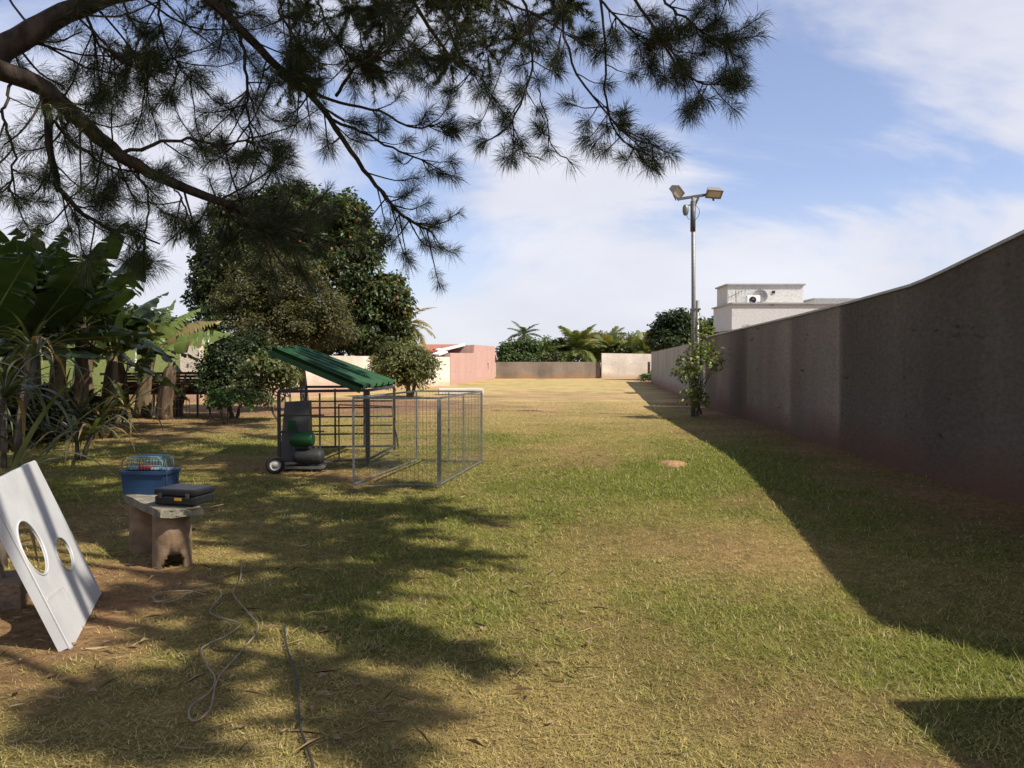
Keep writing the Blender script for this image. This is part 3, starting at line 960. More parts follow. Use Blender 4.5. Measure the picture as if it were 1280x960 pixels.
tree('feathery_tree', 'olive brown fine leaved tree in front of the dark pair', (-6.6, 24.5, 0),
     [L3(370, 375, 24.5, 50, 45), L3(320, 380, 24.5, 45, 50), L3(405, 410, 24, 38, 38), L3(350, 420, 24, 60, 30), L3(340, 345, 25, 40, 30)],
     520, 120, .36, .045, (0.050, 0.055, 0.016), (0.085, 0.080, 0.026), .13, odd=(0.13, 0.10, 0.045), odd_p=.10, length=2.4)
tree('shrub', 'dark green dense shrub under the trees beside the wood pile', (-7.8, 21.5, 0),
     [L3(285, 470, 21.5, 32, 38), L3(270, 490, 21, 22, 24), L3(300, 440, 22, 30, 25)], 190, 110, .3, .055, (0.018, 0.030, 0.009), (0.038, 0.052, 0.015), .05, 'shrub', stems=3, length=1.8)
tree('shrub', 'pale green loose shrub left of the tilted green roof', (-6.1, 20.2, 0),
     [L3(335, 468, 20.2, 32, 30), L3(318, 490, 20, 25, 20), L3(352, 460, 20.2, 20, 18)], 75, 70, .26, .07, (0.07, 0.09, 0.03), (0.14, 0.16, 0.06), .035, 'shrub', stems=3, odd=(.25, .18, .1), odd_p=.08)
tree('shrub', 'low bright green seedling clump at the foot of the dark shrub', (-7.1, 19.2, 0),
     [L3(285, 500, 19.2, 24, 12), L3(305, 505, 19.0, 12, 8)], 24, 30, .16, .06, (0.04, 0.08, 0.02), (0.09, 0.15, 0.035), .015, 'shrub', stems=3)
c = G(510, 496)
tree('round_bush', 'rounded olive green bush with short trunk in front of the cream wall', (c.x, c.y, 0),
     [L3(505, 456, c.y, 34, 20), L3(482, 460, c.y, 18, 16), L3(526, 460, c.y, 17, 18), L3(507, 444, c.y, 24, 14), L3(505, 473, c.y, 27, 11)],
     260, 80, .40, .07, (0.085, 0.095, 0.03), (0.14, 0.145, 0.05), .09, 'bush', stems=3, length=2.2)
# dry leaf litter and undergrowth on the far left
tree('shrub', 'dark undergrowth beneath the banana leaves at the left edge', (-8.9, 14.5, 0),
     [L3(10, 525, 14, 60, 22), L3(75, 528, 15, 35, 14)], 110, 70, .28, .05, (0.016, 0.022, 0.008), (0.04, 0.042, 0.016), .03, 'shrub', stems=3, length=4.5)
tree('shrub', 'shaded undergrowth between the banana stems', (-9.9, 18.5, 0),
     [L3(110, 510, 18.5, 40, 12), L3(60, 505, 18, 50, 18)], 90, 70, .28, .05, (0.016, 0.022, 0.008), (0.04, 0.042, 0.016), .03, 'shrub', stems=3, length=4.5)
tree('hedge_tree', 'dark tree crown behind the green wall above the banana leaves', (-22, 42, 0),
     [L3(70, 405, 42, 60, 35), L3(20, 400, 42, 50, 40), L3(130, 420, 42, 40, 28)], 150, 70, .8, .2, (0.02, 0.035, 0.011), (0.05, 0.065, 0.02), .2, length=1.8)
tree('hedge_tree', 'lower dark tree behind the green wall next to the satellite dishes', (-17.5, 43, 0),
     [L3(215, 422, 43, 40, 22), L3(175, 415, 43, 40, 26), L3(262, 415, 43, 22, 26)], 130, 70, .7, .2, (0.02, 0.035, 0.011), (0.05, 0.065, 0.02), .2, length=1.8)

# trees beyond the far wall
tree('dense_tree', 'rounded dark green tree behind the pale wall next to the floodlight pole', (14.6, 72, 0),
     [L3(845, 415, 72, 28, 24), L3(872, 420, 72, 22, 20), L3(828, 425, 72, 14, 18), L3(850, 430, 71, 32, 18)],
     260, 60, .75, .22, (0.02, 0.034, 0.011), (0.042, 0.058, 0.018), .22, group=None)
tree('dense_tree', 'leafy tree showing between the pole and the off white house', (17.5, 66, 0),
     [L3(893, 415, 66, 14, 18), L3(882, 428, 66, 14, 14)], 80, 55, .7, .2, (0.04, 0.065, 0.02), (0.08, 0.11, 0.035), .15)
tree('hedge_tree', 'dark clipped bushy tree right behind the pink house', (0.4, 84, 0),
     [L3(645, 440, 84, 20, 13), L3(660, 436, 84, 14, 11), L3(632, 440, 83, 9, 10), L3(640, 450, 83, 18, 7), L3(662, 450, 83, 18, 7)], 190, 55, .6, .2, (0.035, 0.06, 0.016), (0.07, 0.10, 0.03), .15)
tree('hedge_tree', 'bright leafy tree between the dark bushy tree and the palms', (4.2, 86, 0),
     [L3(685, 437, 86, 18, 14), L3(700, 440, 86, 14, 12), L3(670, 440, 86, 10, 12), L3(690, 450, 85, 24, 7)], 170, 50, .6, .2, (0.08, 0.12, 0.03), (0.14, 0.18, 0.055), .13)
tree('hedge_tree', 'mid green tree filling the gap behind the palm clump', (10.5, 92, 0),
     [L3(745, 432, 92, 24, 18), L3(780, 434, 92, 26, 18), L3(812, 434, 92, 16, 18), L3(722, 440, 92, 20, 14)], 260, 50, .65, .2, (0.06, 0.085, 0.025), (0.11, 0.13, 0.042), .15)
for (u, v, d, r, lab) in ((690, 447, 83, 16, 'low round shrub behind the brown wall in front of the bright tree'), (775, 440, 84, 12, 'small shrub behind the white wall section below the palms')):
    c = P(u, v, d)
    tree('shrub', lab, (c.x, d, 0), [L3(u, v, d, r, 8)], 45, 45, .5, .18, (0.05, 0.065, 0.02), (0.09, 0.10, 0.03), .06, 'shrub', stems=2)
for (u, v, d, lab) in ((812, 474, 63, 'small weed tuft at the foot of the far pale wall'), (822, 471, 61, 'taller weed clump where the pale wall ends')):
    c = G(u, v + 3)
    tree('weed_clump', lab, (c.x, c.y, 0), [((c.x, c.y, .35), (.8, .6, .4))], 25, 35, .3, .1, (0.05, 0.08, 0.02), (0.09, 0.12, 0.03), .02, 'weeds', stems=2)


# ------------------------------------------------------------------ palms
def frond_mesh(name, length, leaf, n, droop, c1, c2, vshape=.3):
    """one feather frond along +X rising then drooping"""
    pts = []
    for i in range(13):
        s = i / 12
        pts.append(Vector((length * (s - .18 * s * s * droop), 0, length * (.16 * s - droop * .62 * s * s))))
    co = []; idx = []; col = []

    def quad(a, b, c, d, cl):
        k = len(co); co.extend([a, b, c, d]); idx.extend([k, k + 1, k + 2, k + 3]); col.extend([cl] * 4)
    for i in range(12):
        w = .035 * (1 - i / 13)
        a, b = pts[i], pts[i + 1]
        for sgn in (0, 1):
            o = Vector((0, w if sgn == 0 else 0, 0 if sgn == 0 else w))
            quad(a - o, b - o, b + o, a + o, (0.16, 0.17, 0.06))
    for i in range(n):
        s = .10 + .9 * i / n
        f = s * 12; j = min(11, int(f)); p = pts[j].lerp(pts[j + 1], f - j)
        tdir = (pts[j + 1] - pts[j]).normalized()
        ll = leaf * math.sin(math.pi * (.18 + .80 * s)) ** .7 * random.uniform(.85, 1.1)
        for sg in (-1, 1):
            dr = (tdir * .75 + Vector((0, sg, 0)) * .85 + Vector((0, 0, vshape * random.uniform(.2, 1)))).normalized()
            e = p + dr * ll + Vector((0, 0, -ll * .42 * random.uniform(.5, 1.3)))
            m = p.lerp(e, .5) + Vector((0, 0, ll * .10))
            w = tdir * .040 * (leaf / .6)
            tt = random.random()
            cl = tuple((np.array(c1) * (1 - tt) + np.array(c2) * tt) * random.uniform(.8, 1.2))
            quad(p - w, p + w, m + w, m - w, cl)
            quad(m - w, m + w, e + w * .15, e - w * .15, cl)
    me = np_mesh(name, np.array([tuple(p) for p in co]), 4, np.array(idx), np.array(col))
    me.materials.append(leaf_mat('palm_leaf', .3, .3, .45))
    return me


FR_A = [frond_mesh('frond', 2.9, .78, 34, d, (0.10, 0.135, 0.035), (0.19, 0.20, 0.065)) for d in (.55, .8, 1.05)]
FR_Y = [frond_mesh('frond', 2.9, .78, 34, d, (0.17, 0.16, 0.05), (0.30, 0.25, 0.09)) for d in (.8, 1.1)]
FR_G = [frond_mesh('frond', 3.2, .8, 36, d, (0.05, 0.075, 0.035), (0.09, 0.115, 0.06)) for d in (.7, 1.0)]


def palm(label, base, h, fronds, nf, sc=1.0, tr=.13, lo=-20, hi=75, yellow=.15, lean=(0, 0), group=None, name='palm_tree'):
    base = Vector(base)
    t = thing(name, label, 'palm tree', base, group)
    top = base + Vector((lean[0], lean[1], h))
    mb = MB()
    pts = [base + Vector((lean[0] * s * s, lean[1] * s * s, h * s - .1 * (s == 0))) for s in (0, .12, .3, .5, .7, .88, 1)]
    mb.tube(pts, [tr * 1.5, tr * 1.1, tr, tr * .95, tr * .9, tr * .85, tr * .6], 10)
    obj('trunk', mb, M_TRUNK, t)
    for k in range(nf):
        me = random.choice(FR_Y) if random.random() < yellow else random.choice(fronds)
        f = (k + .5) / nf
        el = R(hi + (lo - hi) * f + random.uniform(-7, 7))
        az = k * 2.399 + random.uniform(-.25, .25)
        put('frond', me, t, top - base, (random.uniform(-.3, .3), -el, az), sc * random.uniform(.85, 1.1))
    return t


for (u, d, h, n, sc, lab) in ((700, 87, 2.4, 24, 1.05, 'leftmost palm of the clump behind the brown wall'),
                              (722, 85, 3.0, 28, 1.25, 'tallest bushy palm at the middle of the clump behind the brown wall'),
                              (738, 89, 2.4, 24, 1.1, 'palm partly hidden just right of the tallest one'),
                              (760, 86, 2.9, 26, 1.15, 'palm above the joint of the brown wall and the white wall section'),
                              (784, 90, 2.4, 22, 1.0, 'smaller palm above the middle of the white wall section'),
                              (806, 84, 2.7, 24, 1.1, 'yellowish palm at the right end of the clump near the dark round tree')):
    palm(lab, ((u - CX) / F * d, d, 0), h, FR_A, n, sc, .16, -25, 82, .18, group='palms behind the far wall')
palm('lone tall grey green palm standing above the roofs behind the pink house', ((655 - CX) / F * 112, 112, 0), 5.6, FR_G, 17, .95, .17, -25, 70, 0)
palm('palm with yellowing fronds peeping out right of the big dark tree', ((510 - CX) / F * 49, 49, 0), 4.0, FR_Y, 15, .72, .14, -50, 65, .5)


# ------------------------------------------------------------------ banana plants
def banana_leaf(name, length, width, droop, c1, c2, brown=0.0, tears=12):
    co = []; idx = []; col = []
    n = 26
    pts = []
    for i in range(n + 1):
        s = i / n
        pts.append(Vector((length * (s - .15 * droop * s * s), 0, length * (.10 * s - droop * .55 * s ** 2.1))))

    def vtx(p, c):
        co.append(tuple(p)); col.append(c); return len(co) - 1
    s0 = .14
    tear_at = {-1: set(random.sample(range(5, n - 1), tears)), 1: set(random.sample(range(5, n - 1), tears))}
    for sg in (-1, 1):
        prev = None; sag = 0
        for i in range(n + 1):
            s = i / n
            if s < s0: continue
            q = (s - s0) / (1 - s0)
            w = width * .5 * (math.sin(math.pi * min(1, q * 1.02 + .05)) ** .55 if q < .93 else max(0, (1 - q) / .07) * .55)
            if i in tear_at[sg]:
                sag = random.uniform(-.35, .10)
                gap = random.uniform(.0, .035)
            else:
                gap = 0
            tt = random.random()
            base = np.array(c1) * (1 - tt) + np.array(c2) * tt
            br = brown * random.random() ** 1.5
            cin = tuple(base * (1 - br * .4) + np.array((.28, .20, .07)) * br * .4)
            cout = tuple(base * (1 - br) + np.array((.20, .11, .05)) * br)
            p = pts[i]
            a0 = vtx(p, cin)
            a1 = vtx(p + Vector((-.02, sg * w * .55, .10 * w + sag * w * .25)), cin)
            a2 = vtx(p + Vector((-.05 - gap, sg * w, -.05 * w + sag * w)), cout)
            if prev is not None:
                b0, b1, b2 = prev
                idx.extend([b0, a0, a1, b1] if sg > 0 else [b1, a1, a0, b0])
                idx.extend([b1, a1, a2, b2] if sg > 0 else [b2, a2, a1, b1])
            if i in tear_at[sg]:
                # start of a new strip, slightly apart and hanging differently
                sag = random.uniform(-.35, .15)
                e = Vector((random.uniform(.012, .03), 0, 0))
                prev = (vtx(p + e * .1, cin), vtx(p + e + Vector((-.02, sg * w * .55, .10 * w + sag * w * .25)), cin), vtx(p + e * 2 + Vector((-.04, sg * w, -.05 * w + sag * w)), cout))
            else:
                prev = (a0, a1, a2)
    # midrib, a thin three sided stalk
    for i in range(n):
        r = .026 * (1 - i / (n + 2)); r2 = .026 * (1 - (i + 1) / (n + 2))
        q = [Vector((0, -1, .1)), Vector((0, 1, .1)), Vector((0, 0, -1.3))]
        for j in range(3):
            k = [vtx(pts[i] + q[j] * r, (.20, .22, .08)), vtx(pts[i + 1] + q[j] * r2, (.20, .22, .08)),
                 vtx(pts[i + 1] + q[(j + 1) % 3] * r2, (.20, .22, .08)), vtx(pts[i] + q[(j + 1) % 3] * r, (.20, .22, .08))]
            idx.extend(k)
    me = np_mesh(name, np.array(co), 4, np.array(idx), np.array(col))
    me.materials.append(leaf_mat('banana_blade', .32, .45, .38))
    return me


BL_D = [banana_leaf('leaf', 2.0, .72, d, (0.024, 0.045, 0.012), (0.042, 0.066, 0.017), .12, t) for d, t in ((.12, 4), (.3, 6), (.55, 8), (.95, 9))]  # darker copy of the banana leaf, pine shade put into its colour
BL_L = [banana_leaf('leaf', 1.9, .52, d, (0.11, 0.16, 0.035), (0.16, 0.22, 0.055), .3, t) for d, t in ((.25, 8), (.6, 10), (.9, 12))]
BL_B = [banana_leaf('leaf', 1.7, .45, .55, (0.16, 0.16, 0.05), (0.22, 0.15, 0.06), .95, 14)]
BL_Y = [banana_leaf('leaf', 1.0, .22, 1.3, (0.45, 0.30, 0.05), (0.50, 0.36, 0.07), .15, 3)]
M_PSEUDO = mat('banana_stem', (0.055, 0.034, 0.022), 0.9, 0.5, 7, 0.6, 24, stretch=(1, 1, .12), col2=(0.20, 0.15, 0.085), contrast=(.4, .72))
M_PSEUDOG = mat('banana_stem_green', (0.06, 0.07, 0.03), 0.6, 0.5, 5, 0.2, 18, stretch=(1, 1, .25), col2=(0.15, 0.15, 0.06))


def fibrous(mb, pts, radii, n=15, seed=0):
    """leaf-sheath stem: ribbed outline, sheaths peeling at their edges"""
    o = len(mb.v); mb.tube(pts, radii, n, True)
    rr = random.Random(seed)
    ph = rr.uniform(0, 6)
    m = len(pts)
    for i in range(m):
        c = Vector(pts[i])
        for j in range(n):
            k = o + i * n + j
            f = 1 + .13 * math.sin(j * 2 * math.pi / n * 4 + ph + i * .25) + rr.uniform(-.09, .09)
            p = Vector(mb.v[k]); mb.v[k] = tuple(c + (p - c) * f)
    for q in range(5):
        a = rr.uniform(0, 6.28); i = rr.randrange(1, m - 2) if m > 4 else 1
        b, e = Vector(pts[i]), Vector(pts[min(m - 1, i + 2)])
        d = Vector((math.cos(a), math.sin(a), 0)); s_ = Vector((-d.y, d.x, 0)) * radii[i] * .45
        r1 = radii[i] * 1.02; e2 = b.lerp(e, rr.uniform(.5, .9)) + d * (r1 + rr.uniform(.02, .10))
        w0 = b + d * r1
        mb.add([w0 - s_, w0 + s_, e2 + s_ * .3, e2 - s_ * .3, w0 - s_ + d * .012, w0 + s_ + d * .012, e2 + s_ * .3 + d * .008, e2 - s_ * .3 + d * .008],
               [(0, 1, 2, 3), (7, 6, 5, 4), (0, 4, 5, 1), (1, 5, 6, 2), (2, 6, 7, 3), (3, 7, 4, 0)])


def banana(label, base, h, leaves, stem=None, lean=(0, 0), r=.13):
    base = Vector(base)
    t = thing('banana_plant', label, 'banana plant', base, 'banana plants in the shade at the left')
    mb = MB()
    pts = [base + Vector((lean[0] * s * s, lean[1] * s * s, h * s - (.08 if s == 0 else 0))) for s in (0, .06, .14, .25, .38, .5, .62, .75, .88, 1)]
    fibrous(mb, pts, [r * k for k in (1.3, 1.18, 1.08, 1.02, .98, .93, .86, .78, .68, .45)], 15, int(h * 1000 + base.x * 77))
    obj('stem', mb, stem or M_PSEUDO, t)
    top = Vector((lean[0], lean[1], h))
    for (me, az, el, roll, sc) in leaves:
        put('leaf', me, t, top - Vector((0, 0, .1)), (R(roll), R(-el), R(az)), sc)
    return t


def auto_leaves(n, meshes, lo=5, hi=78, sc=1.0, seed=0):
    rr = random.Random(seed)
    out = []
    for k in range(n):
        f = k / max(1, n - 1)
        out.append((rr.choice(meshes), k * 137.5 + rr.uniform(-20, 20), hi + (lo - hi) * f + rr.uniform(-8, 8), rr.uniform(-25, 25), sc * rr.uniform(.85, 1.15)))
    return out


# sunlit plant beside the wood pile
c = G(178, 522)
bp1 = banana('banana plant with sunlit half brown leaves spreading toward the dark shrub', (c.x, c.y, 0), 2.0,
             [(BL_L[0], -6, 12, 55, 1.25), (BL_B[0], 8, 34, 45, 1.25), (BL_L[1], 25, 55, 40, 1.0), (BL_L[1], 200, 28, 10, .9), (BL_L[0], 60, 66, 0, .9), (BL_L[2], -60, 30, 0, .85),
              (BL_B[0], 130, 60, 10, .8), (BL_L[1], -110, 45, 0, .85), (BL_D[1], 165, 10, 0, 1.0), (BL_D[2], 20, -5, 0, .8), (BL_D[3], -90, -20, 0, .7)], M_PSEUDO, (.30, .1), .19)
for (u, v, h, r, ln) in ((205, 524, 1.45, .20, (.22, 0)), (222, 521, 1.05, .15, (.25, .1))):
    q = G(u, v); mb = MB(); n_ = 12
    fibrous(mb, [q + Vector((ln[0] * f * f, ln[1] * f * f, h * f - .06 * (f == 0))) for f in (0, .1, .22, .35, .5, .65, .8, .93, 1)], [r * k * .9 for k in (1.2, 1.08, 1.03, 1, .98, .95, .9, .75, .3)], 15, u)
    mb.tube([q + Vector((ln[0] * .9 + .06, ln[1] * .9, h * .85)), q + Vector((ln[0] + .1, ln[1], h + .12))], [.07, .015], 6)
    mb.tube([q + Vector((ln[0] * .9 - .05, ln[1] * .9 - .04, h * .85)), q + Vector((ln[0] - .02, ln[1] - .05, h + .22))], [.06, .012], 6)
    o = obj('cut_stem', mb, M_PSEUDO, bp1)
c = G(152, 521)
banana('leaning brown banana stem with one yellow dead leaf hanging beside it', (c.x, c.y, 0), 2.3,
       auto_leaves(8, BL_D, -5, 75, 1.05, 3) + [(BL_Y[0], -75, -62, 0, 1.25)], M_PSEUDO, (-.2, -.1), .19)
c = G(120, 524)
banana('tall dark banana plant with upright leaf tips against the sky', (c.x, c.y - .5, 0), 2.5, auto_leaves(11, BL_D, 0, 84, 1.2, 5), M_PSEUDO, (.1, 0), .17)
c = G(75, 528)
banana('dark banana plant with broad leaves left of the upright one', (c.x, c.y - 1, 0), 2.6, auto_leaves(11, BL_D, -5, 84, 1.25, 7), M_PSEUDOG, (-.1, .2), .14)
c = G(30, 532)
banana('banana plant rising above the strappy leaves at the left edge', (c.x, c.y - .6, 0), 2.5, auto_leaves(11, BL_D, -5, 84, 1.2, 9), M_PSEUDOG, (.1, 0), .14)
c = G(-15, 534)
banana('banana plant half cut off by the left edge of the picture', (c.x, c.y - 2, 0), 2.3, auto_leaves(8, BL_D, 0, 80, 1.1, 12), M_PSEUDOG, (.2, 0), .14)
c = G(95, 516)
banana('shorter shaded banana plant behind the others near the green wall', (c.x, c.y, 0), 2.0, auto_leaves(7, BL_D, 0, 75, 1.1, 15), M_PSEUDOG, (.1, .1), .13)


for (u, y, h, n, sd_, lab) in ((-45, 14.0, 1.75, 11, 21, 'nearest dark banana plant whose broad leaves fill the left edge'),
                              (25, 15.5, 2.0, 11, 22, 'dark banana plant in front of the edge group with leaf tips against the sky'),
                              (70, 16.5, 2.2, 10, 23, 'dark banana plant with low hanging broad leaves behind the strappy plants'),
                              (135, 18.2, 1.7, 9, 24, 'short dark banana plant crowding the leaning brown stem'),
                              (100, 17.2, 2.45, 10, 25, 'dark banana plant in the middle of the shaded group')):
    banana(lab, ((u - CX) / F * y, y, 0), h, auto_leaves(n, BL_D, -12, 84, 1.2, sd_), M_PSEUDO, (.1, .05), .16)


# strappy plant in the left foreground
def strap_mesh(name, length, width, droop, c1, c2):
    co = []; idx = []; col = []
    n = 10
    for i in range(n + 1):
        s = i / n
        w = width * .5 * (1 - s ** 3) * (.6 + .6 * min(1, s * 4))
        p = Vector((length * (.75 * s - .1 * droop * s * s), 0, length * (.75 * s - droop * .8 * s * s)))
        tt = random.random(); cl = tuple(np.array(c1) * (1 - tt) + np.array(c2) * tt)
        for y, dz in ((-w, .25 * w), (0, 0), (w, .25 * w)):
            co.append((p.x, p.y + y, p.z + dz)); col.append(cl)
        if i:
            k = (i - 1) * 3
            idx += [k, k + 3, k + 4, k + 1, k + 1, k + 4, k + 5, k + 2]
    me = np_mesh(name, np.array(co), 4, np.array(idx), np.array(col))
    me.materials.append(leaf_mat('strap_leaf', .3, .35, .45))
    return me


ST = [strap_mesh('leaf', 1.35, .055, d, (0.05, 0.06, 0.025), (0.11, 0.12, 0.05)) for d in (.35, .6, .85, 1.05)]
STD = [strap_mesh('leaf', 1.1, .05, d, (0.20, 0.12, 0.06), (0.33, 0.22, 0.10)) for d in (1.1, 1.5)]


def strappy(label, base, stems, n, seed):
    rr = random.Random(seed)
    t = thing('strappy_plant', label, 'plant', base, 'strappy plants at the left edge')
    for (dx, dy, h) in stems:
        mb = MB(); b = Vector(base)
        mb.tube([b + Vector((dx * .3, dy * .3, -.05)), b + Vector((dx * .6, dy * .6, h * .5)), b + Vector((dx, dy, h))], [.045, .035, .03], 8)
        obj('stem', mb, M_TRUNK, t)
        for k in range(n):
            me = rr.choice(ST) if rr.random() > .15 else rr.choice(STD)
            put('leaf', me, t, (dx, dy, h - .03 * k / n), (0, R(rr.uniform(-25, 40)), R(k * 137.5 + rr.uniform(-15, 15))), rr.uniform(.8, 1.15))
    return t


strappy('grey green strappy plant with arching blades, nearest the white panel', (-5.7, 8.0, 0), [(0, 0, .75), (.25, .25, 1.15), (-.3, .2, 1.5)], 20, 3)
strappy('strappy plant further back under the banana leaves', (-7.3, 11.0, 0), [(0, 0, 1.1), (.3, .3, 1.6)], 18, 5)
strappy('low strappy clump with pale dry blades beside the shaded lawn', (-6.7, 11.8, 0), [(0, 0, .3), (.3, -.1, .45)], 18, 8)
strappy('tall strappy plant rising at the left edge between the banana stems', (-8.6, 13.0, 0), [(0, 0, 1.3), (.35, .2, 1.8), (-.4, .1, .8)], 20, 12)
strappy('dark strappy clump at the foot of the bananas near the wood pile', (-8.3, 15.5, 0), [(0, 0, .4), (.4, .2, .6), (-.5, .1, .5)], 18, 14)
strappy('yellowing strappy tuft drooping over the top of the white panel', (-3.75, 5.6, 0), [(0, 0, .5)], 16, 9)


# ------------------------------------------------------------------ pine
def smooth(pts, n):
    """Catmull-Rom through the points"""
    pts = [Vector(p) for p in pts]
    if len(pts) < 3:
        return [pts[0].lerp(pts[-1], i / n) for i in range(n + 1)]
    out = []
    P_ = [pts[0] * 2 - pts[1]] + pts + [pts[-1] * 2 - pts[-2]]
    seg = max(2, n // (len(pts) - 1))
    for i in range(1, len(P_) - 2):
        for j in range(seg):
            t = j / seg
            a, b, c, d = P_[i - 1], P_[i], P_[i + 1], P_[i + 2]
            out.append(.5 * ((2 * b) + (c - a) * t + (2 * a - 5 * b + 4 * c - d) * t * t + (3 * b - a - 3 * c + d) * t ** 3))
    out.append(pts[-1])
    return out


def build_pine():
    TB = Vector((-4.9, 4.6, 0))
    t = thing('pine_tree', 'big pine with long needled drooping branches hanging over the lawn', 'tree', TB)
    wood = MB(); trunk = MB()
    trunk_pts = [TB + Vector((0, 0, -.2)), TB + Vector((0, 0, .3)), TB + Vector((.05, 0, 2)), TB + Vector((.1, .1, 4)), TB + Vector((.25, .25, 7)), TB + Vector((.3, .4, 10)), TB + Vector((.4, .5, 13))]
    trunk.tube(smooth(trunk_pts, 24), list(np.interp(np.linspace(0, 1, len(smooth(trunk_pts, 24))), [0, .1, .4, 1], [.36, .27, .23, .06])), 14)
    obj('trunk', trunk, M_BARK, t)

    dens = [.78]

    def trunk_at(z):
        return Vector((TB.x + .03 * z, TB.y + .035 * z, z))
    tufts = []; high = []                                 # (point, axis, scale)

    def limb(pts, r0, r1, n=18, wob=.02, mbx=wood):
        q = smooth(pts, n)
        q = [p + Vector((random.uniform(-1, 1), random.uniform(-1, 1), random.uniform(-1, 1))) * wob * (0 if i in (0, len(q) - 1) else 1) for i, p in enumerate(q)]
        mbx.tube(q, [r0 + (r1 - r0) * i / (len(q) - 1) for i in range(len(q))], 7 if r0 > .02 else (5 if r0 > .0095 else 4))
        return q

    def twigs(q, n, ln, frac=(.25, 1), tuft_n=3, down=.35, r=.009, outd=None, fl=(.5, 1.2)):
        """side twigs that droop then turn up, each with tufts towards the tip"""
        for k in range(max(2, int(n * dens[0]))):
            f = random.uniform(*frac) * (len(q) - 1); i = min(int(f), len(q) - 2)
            p = q[i].lerp(q[i + 1], f - i)
            ax = (q[i + 1] - q[i]).normalized()
            d = Vector((random.gauss(0, 1), random.gauss(0, 1), random.gauss(0, .7) - down))
            d = (d.normalized() + ax * .7).normalized()
            l = ln * random.uniform(*fl)
            m = p + d * l * .55 + Vector((0, 0, -.06 * l))
            e = p + d * l + Vector((0, 0, random.uniform(-.05, .18) * l))
            tq = limb([p, m, e], r, r * .5, 6, .01 * l)
            for j in range(tuft_n):
                s = 1 - j * random.uniform(.13, .22)
                if s < .3: break
                g = s * (len(tq) - 1); gi = min(int(g), len(tq) - 2)
                pp = tq[gi].lerp(tq[gi + 1], g - gi)
                aa = (tq[gi + 1] - tq[gi]).normalized()
                if j: aa = (aa + Vector((random.gauss(0, .6), random.gauss(0, .6), random.gauss(0, .6) + .2))).normalized(); pp = pp + aa * random.uniform(.0, .08)
                tufts.append((pp, aa, random.uniform(.75, 1.15) * (1 if j == 0 else .85)))

    px = lambda L: [P(*p) for p in L]
    # --- limbs that show in the picture
    L1 = limb([trunk_at(3.55)] + px([(-60, 70, 5.2), (0, 86, 5.4), (60, 112, 5.6), (110, 160, 5.8), (150, 192, 5.9), (200, 222, 6.1), (270, 250, 6.4), (330, 276, 6.7), (385, 292, 6.9)]), .088, .020, 36, .012)
    twigs(L1, 42, .62, (.30, 1), 4, .30, .010)
    twigs(L1, 26, .55, (.78, 1), 4, .1, .010)
    twigs(L1, 14, .5, (.25, .6), 3, -.6, .009)
    L2 = limb([trunk_at(3.3)] + px([(-70, 130, 5.3), (0, 62, 5.5), (45, 38, 5.6), (95, 10, 5.8), (170, -12, 6.0), (280, -45, 6.3), (420, -70, 6.8)]), .105, .05, 30, .012)
    twigs(L2, 30, .7, (.25, .9), 4, .55, .010)
    L3_ = limb([L2[-6]] + px([(255, -8, 6.2), (300, 35, 6.4), (345, 82, 6.6), (385, 114, 6.8), (412, 148, 7.0), (447, 200, 7.2), (478, 242, 7.3), (512, 275, 7.4), (540, 290, 7.4)]), .045, .010, 36, .012)
    twigs(L3_, 40, .52, (.12, 1), 3, .25, .009)
    twigs(L3_, 14, .34, (.75, 1), 3, .1, .008)
    for pth, nt, ln in (([(385, 114, 6.8), (425, 128, 6.9), (475, 140, 7.0), (520, 160, 7.0), (552, 152, 7.0)], 13, .34),
                        ([(412, 148, 7.0), (452, 165, 7.1), (500, 190, 7.2), (540, 206, 7.2)], 13, .36),
                        ([(420, 120, 6.8), (440, 90, 6.6), (470, 70, 6.5), (505, 60, 6.5)], 14, .4)):
        q = limb(px(pth), .016, .007, 16, .01); twigs(q, nt, ln, (.3, 1), 3, .2, .007)
    for pth, nt, ln, r in (([(55, 112, 5.6), (64, 165, 5.7), (68, 220, 5.8), (95, 258, 5.9), (135, 284, 6.0), (200, 305, 6.2)], 26, .42, .034),
                           ([(64, 150, 5.7), (95, 180, 5.9), (140, 208, 6.1), (190, 215, 6.3)], 12, .4, .014),
                           ([(300, 35, 6.4), (308, 95, 6.4), (310, 150, 6.5), (322, 200, 6.6)], 22, .5, .016),
                           ([(165, 205, 6.0), (185, 240, 6.0), (182, 290, 6.1), (178, 320, 6.2)], 9, .3, .009),
                           ([(215, 228, 6.1), (232, 262, 6.2), (225, 300, 6.3)], 8, .3, .009),
                           ([(20, 95, 5.5), (5, 140, 5.4), (18, 190, 5.4), (10, 240, 5.5)], 14, .38, .012),
                           ([(150, 192, 5.9), (225, 175, 6.1), (280, 180, 6.3), (330, 170, 6.5)], 22, .5, .016)):
        q = limb(px(pth), r, .007, 18, .015); twigs(q, nt, ln, (.2, 1), 4, .2, .007)
    # --- a high limb over the top edge from which the right-hand sprays hang
    M1 = limb([trunk_at(5.2), (-3.2, 5.4, 5.5), (-1.2, 6.0, 5.45), (.6, 6.4, 5.2), (1.7, 6.6, 5.0), (2.6, 6.5, 5.05)], .10, .02, 30, .02)

    def from_m1(first, r):
        p = P(*first)
        j = min(range(len(M1)), key=lambda i: (M1[i] - p).length)
        j = max(0, j - 3)
        return M1[j]
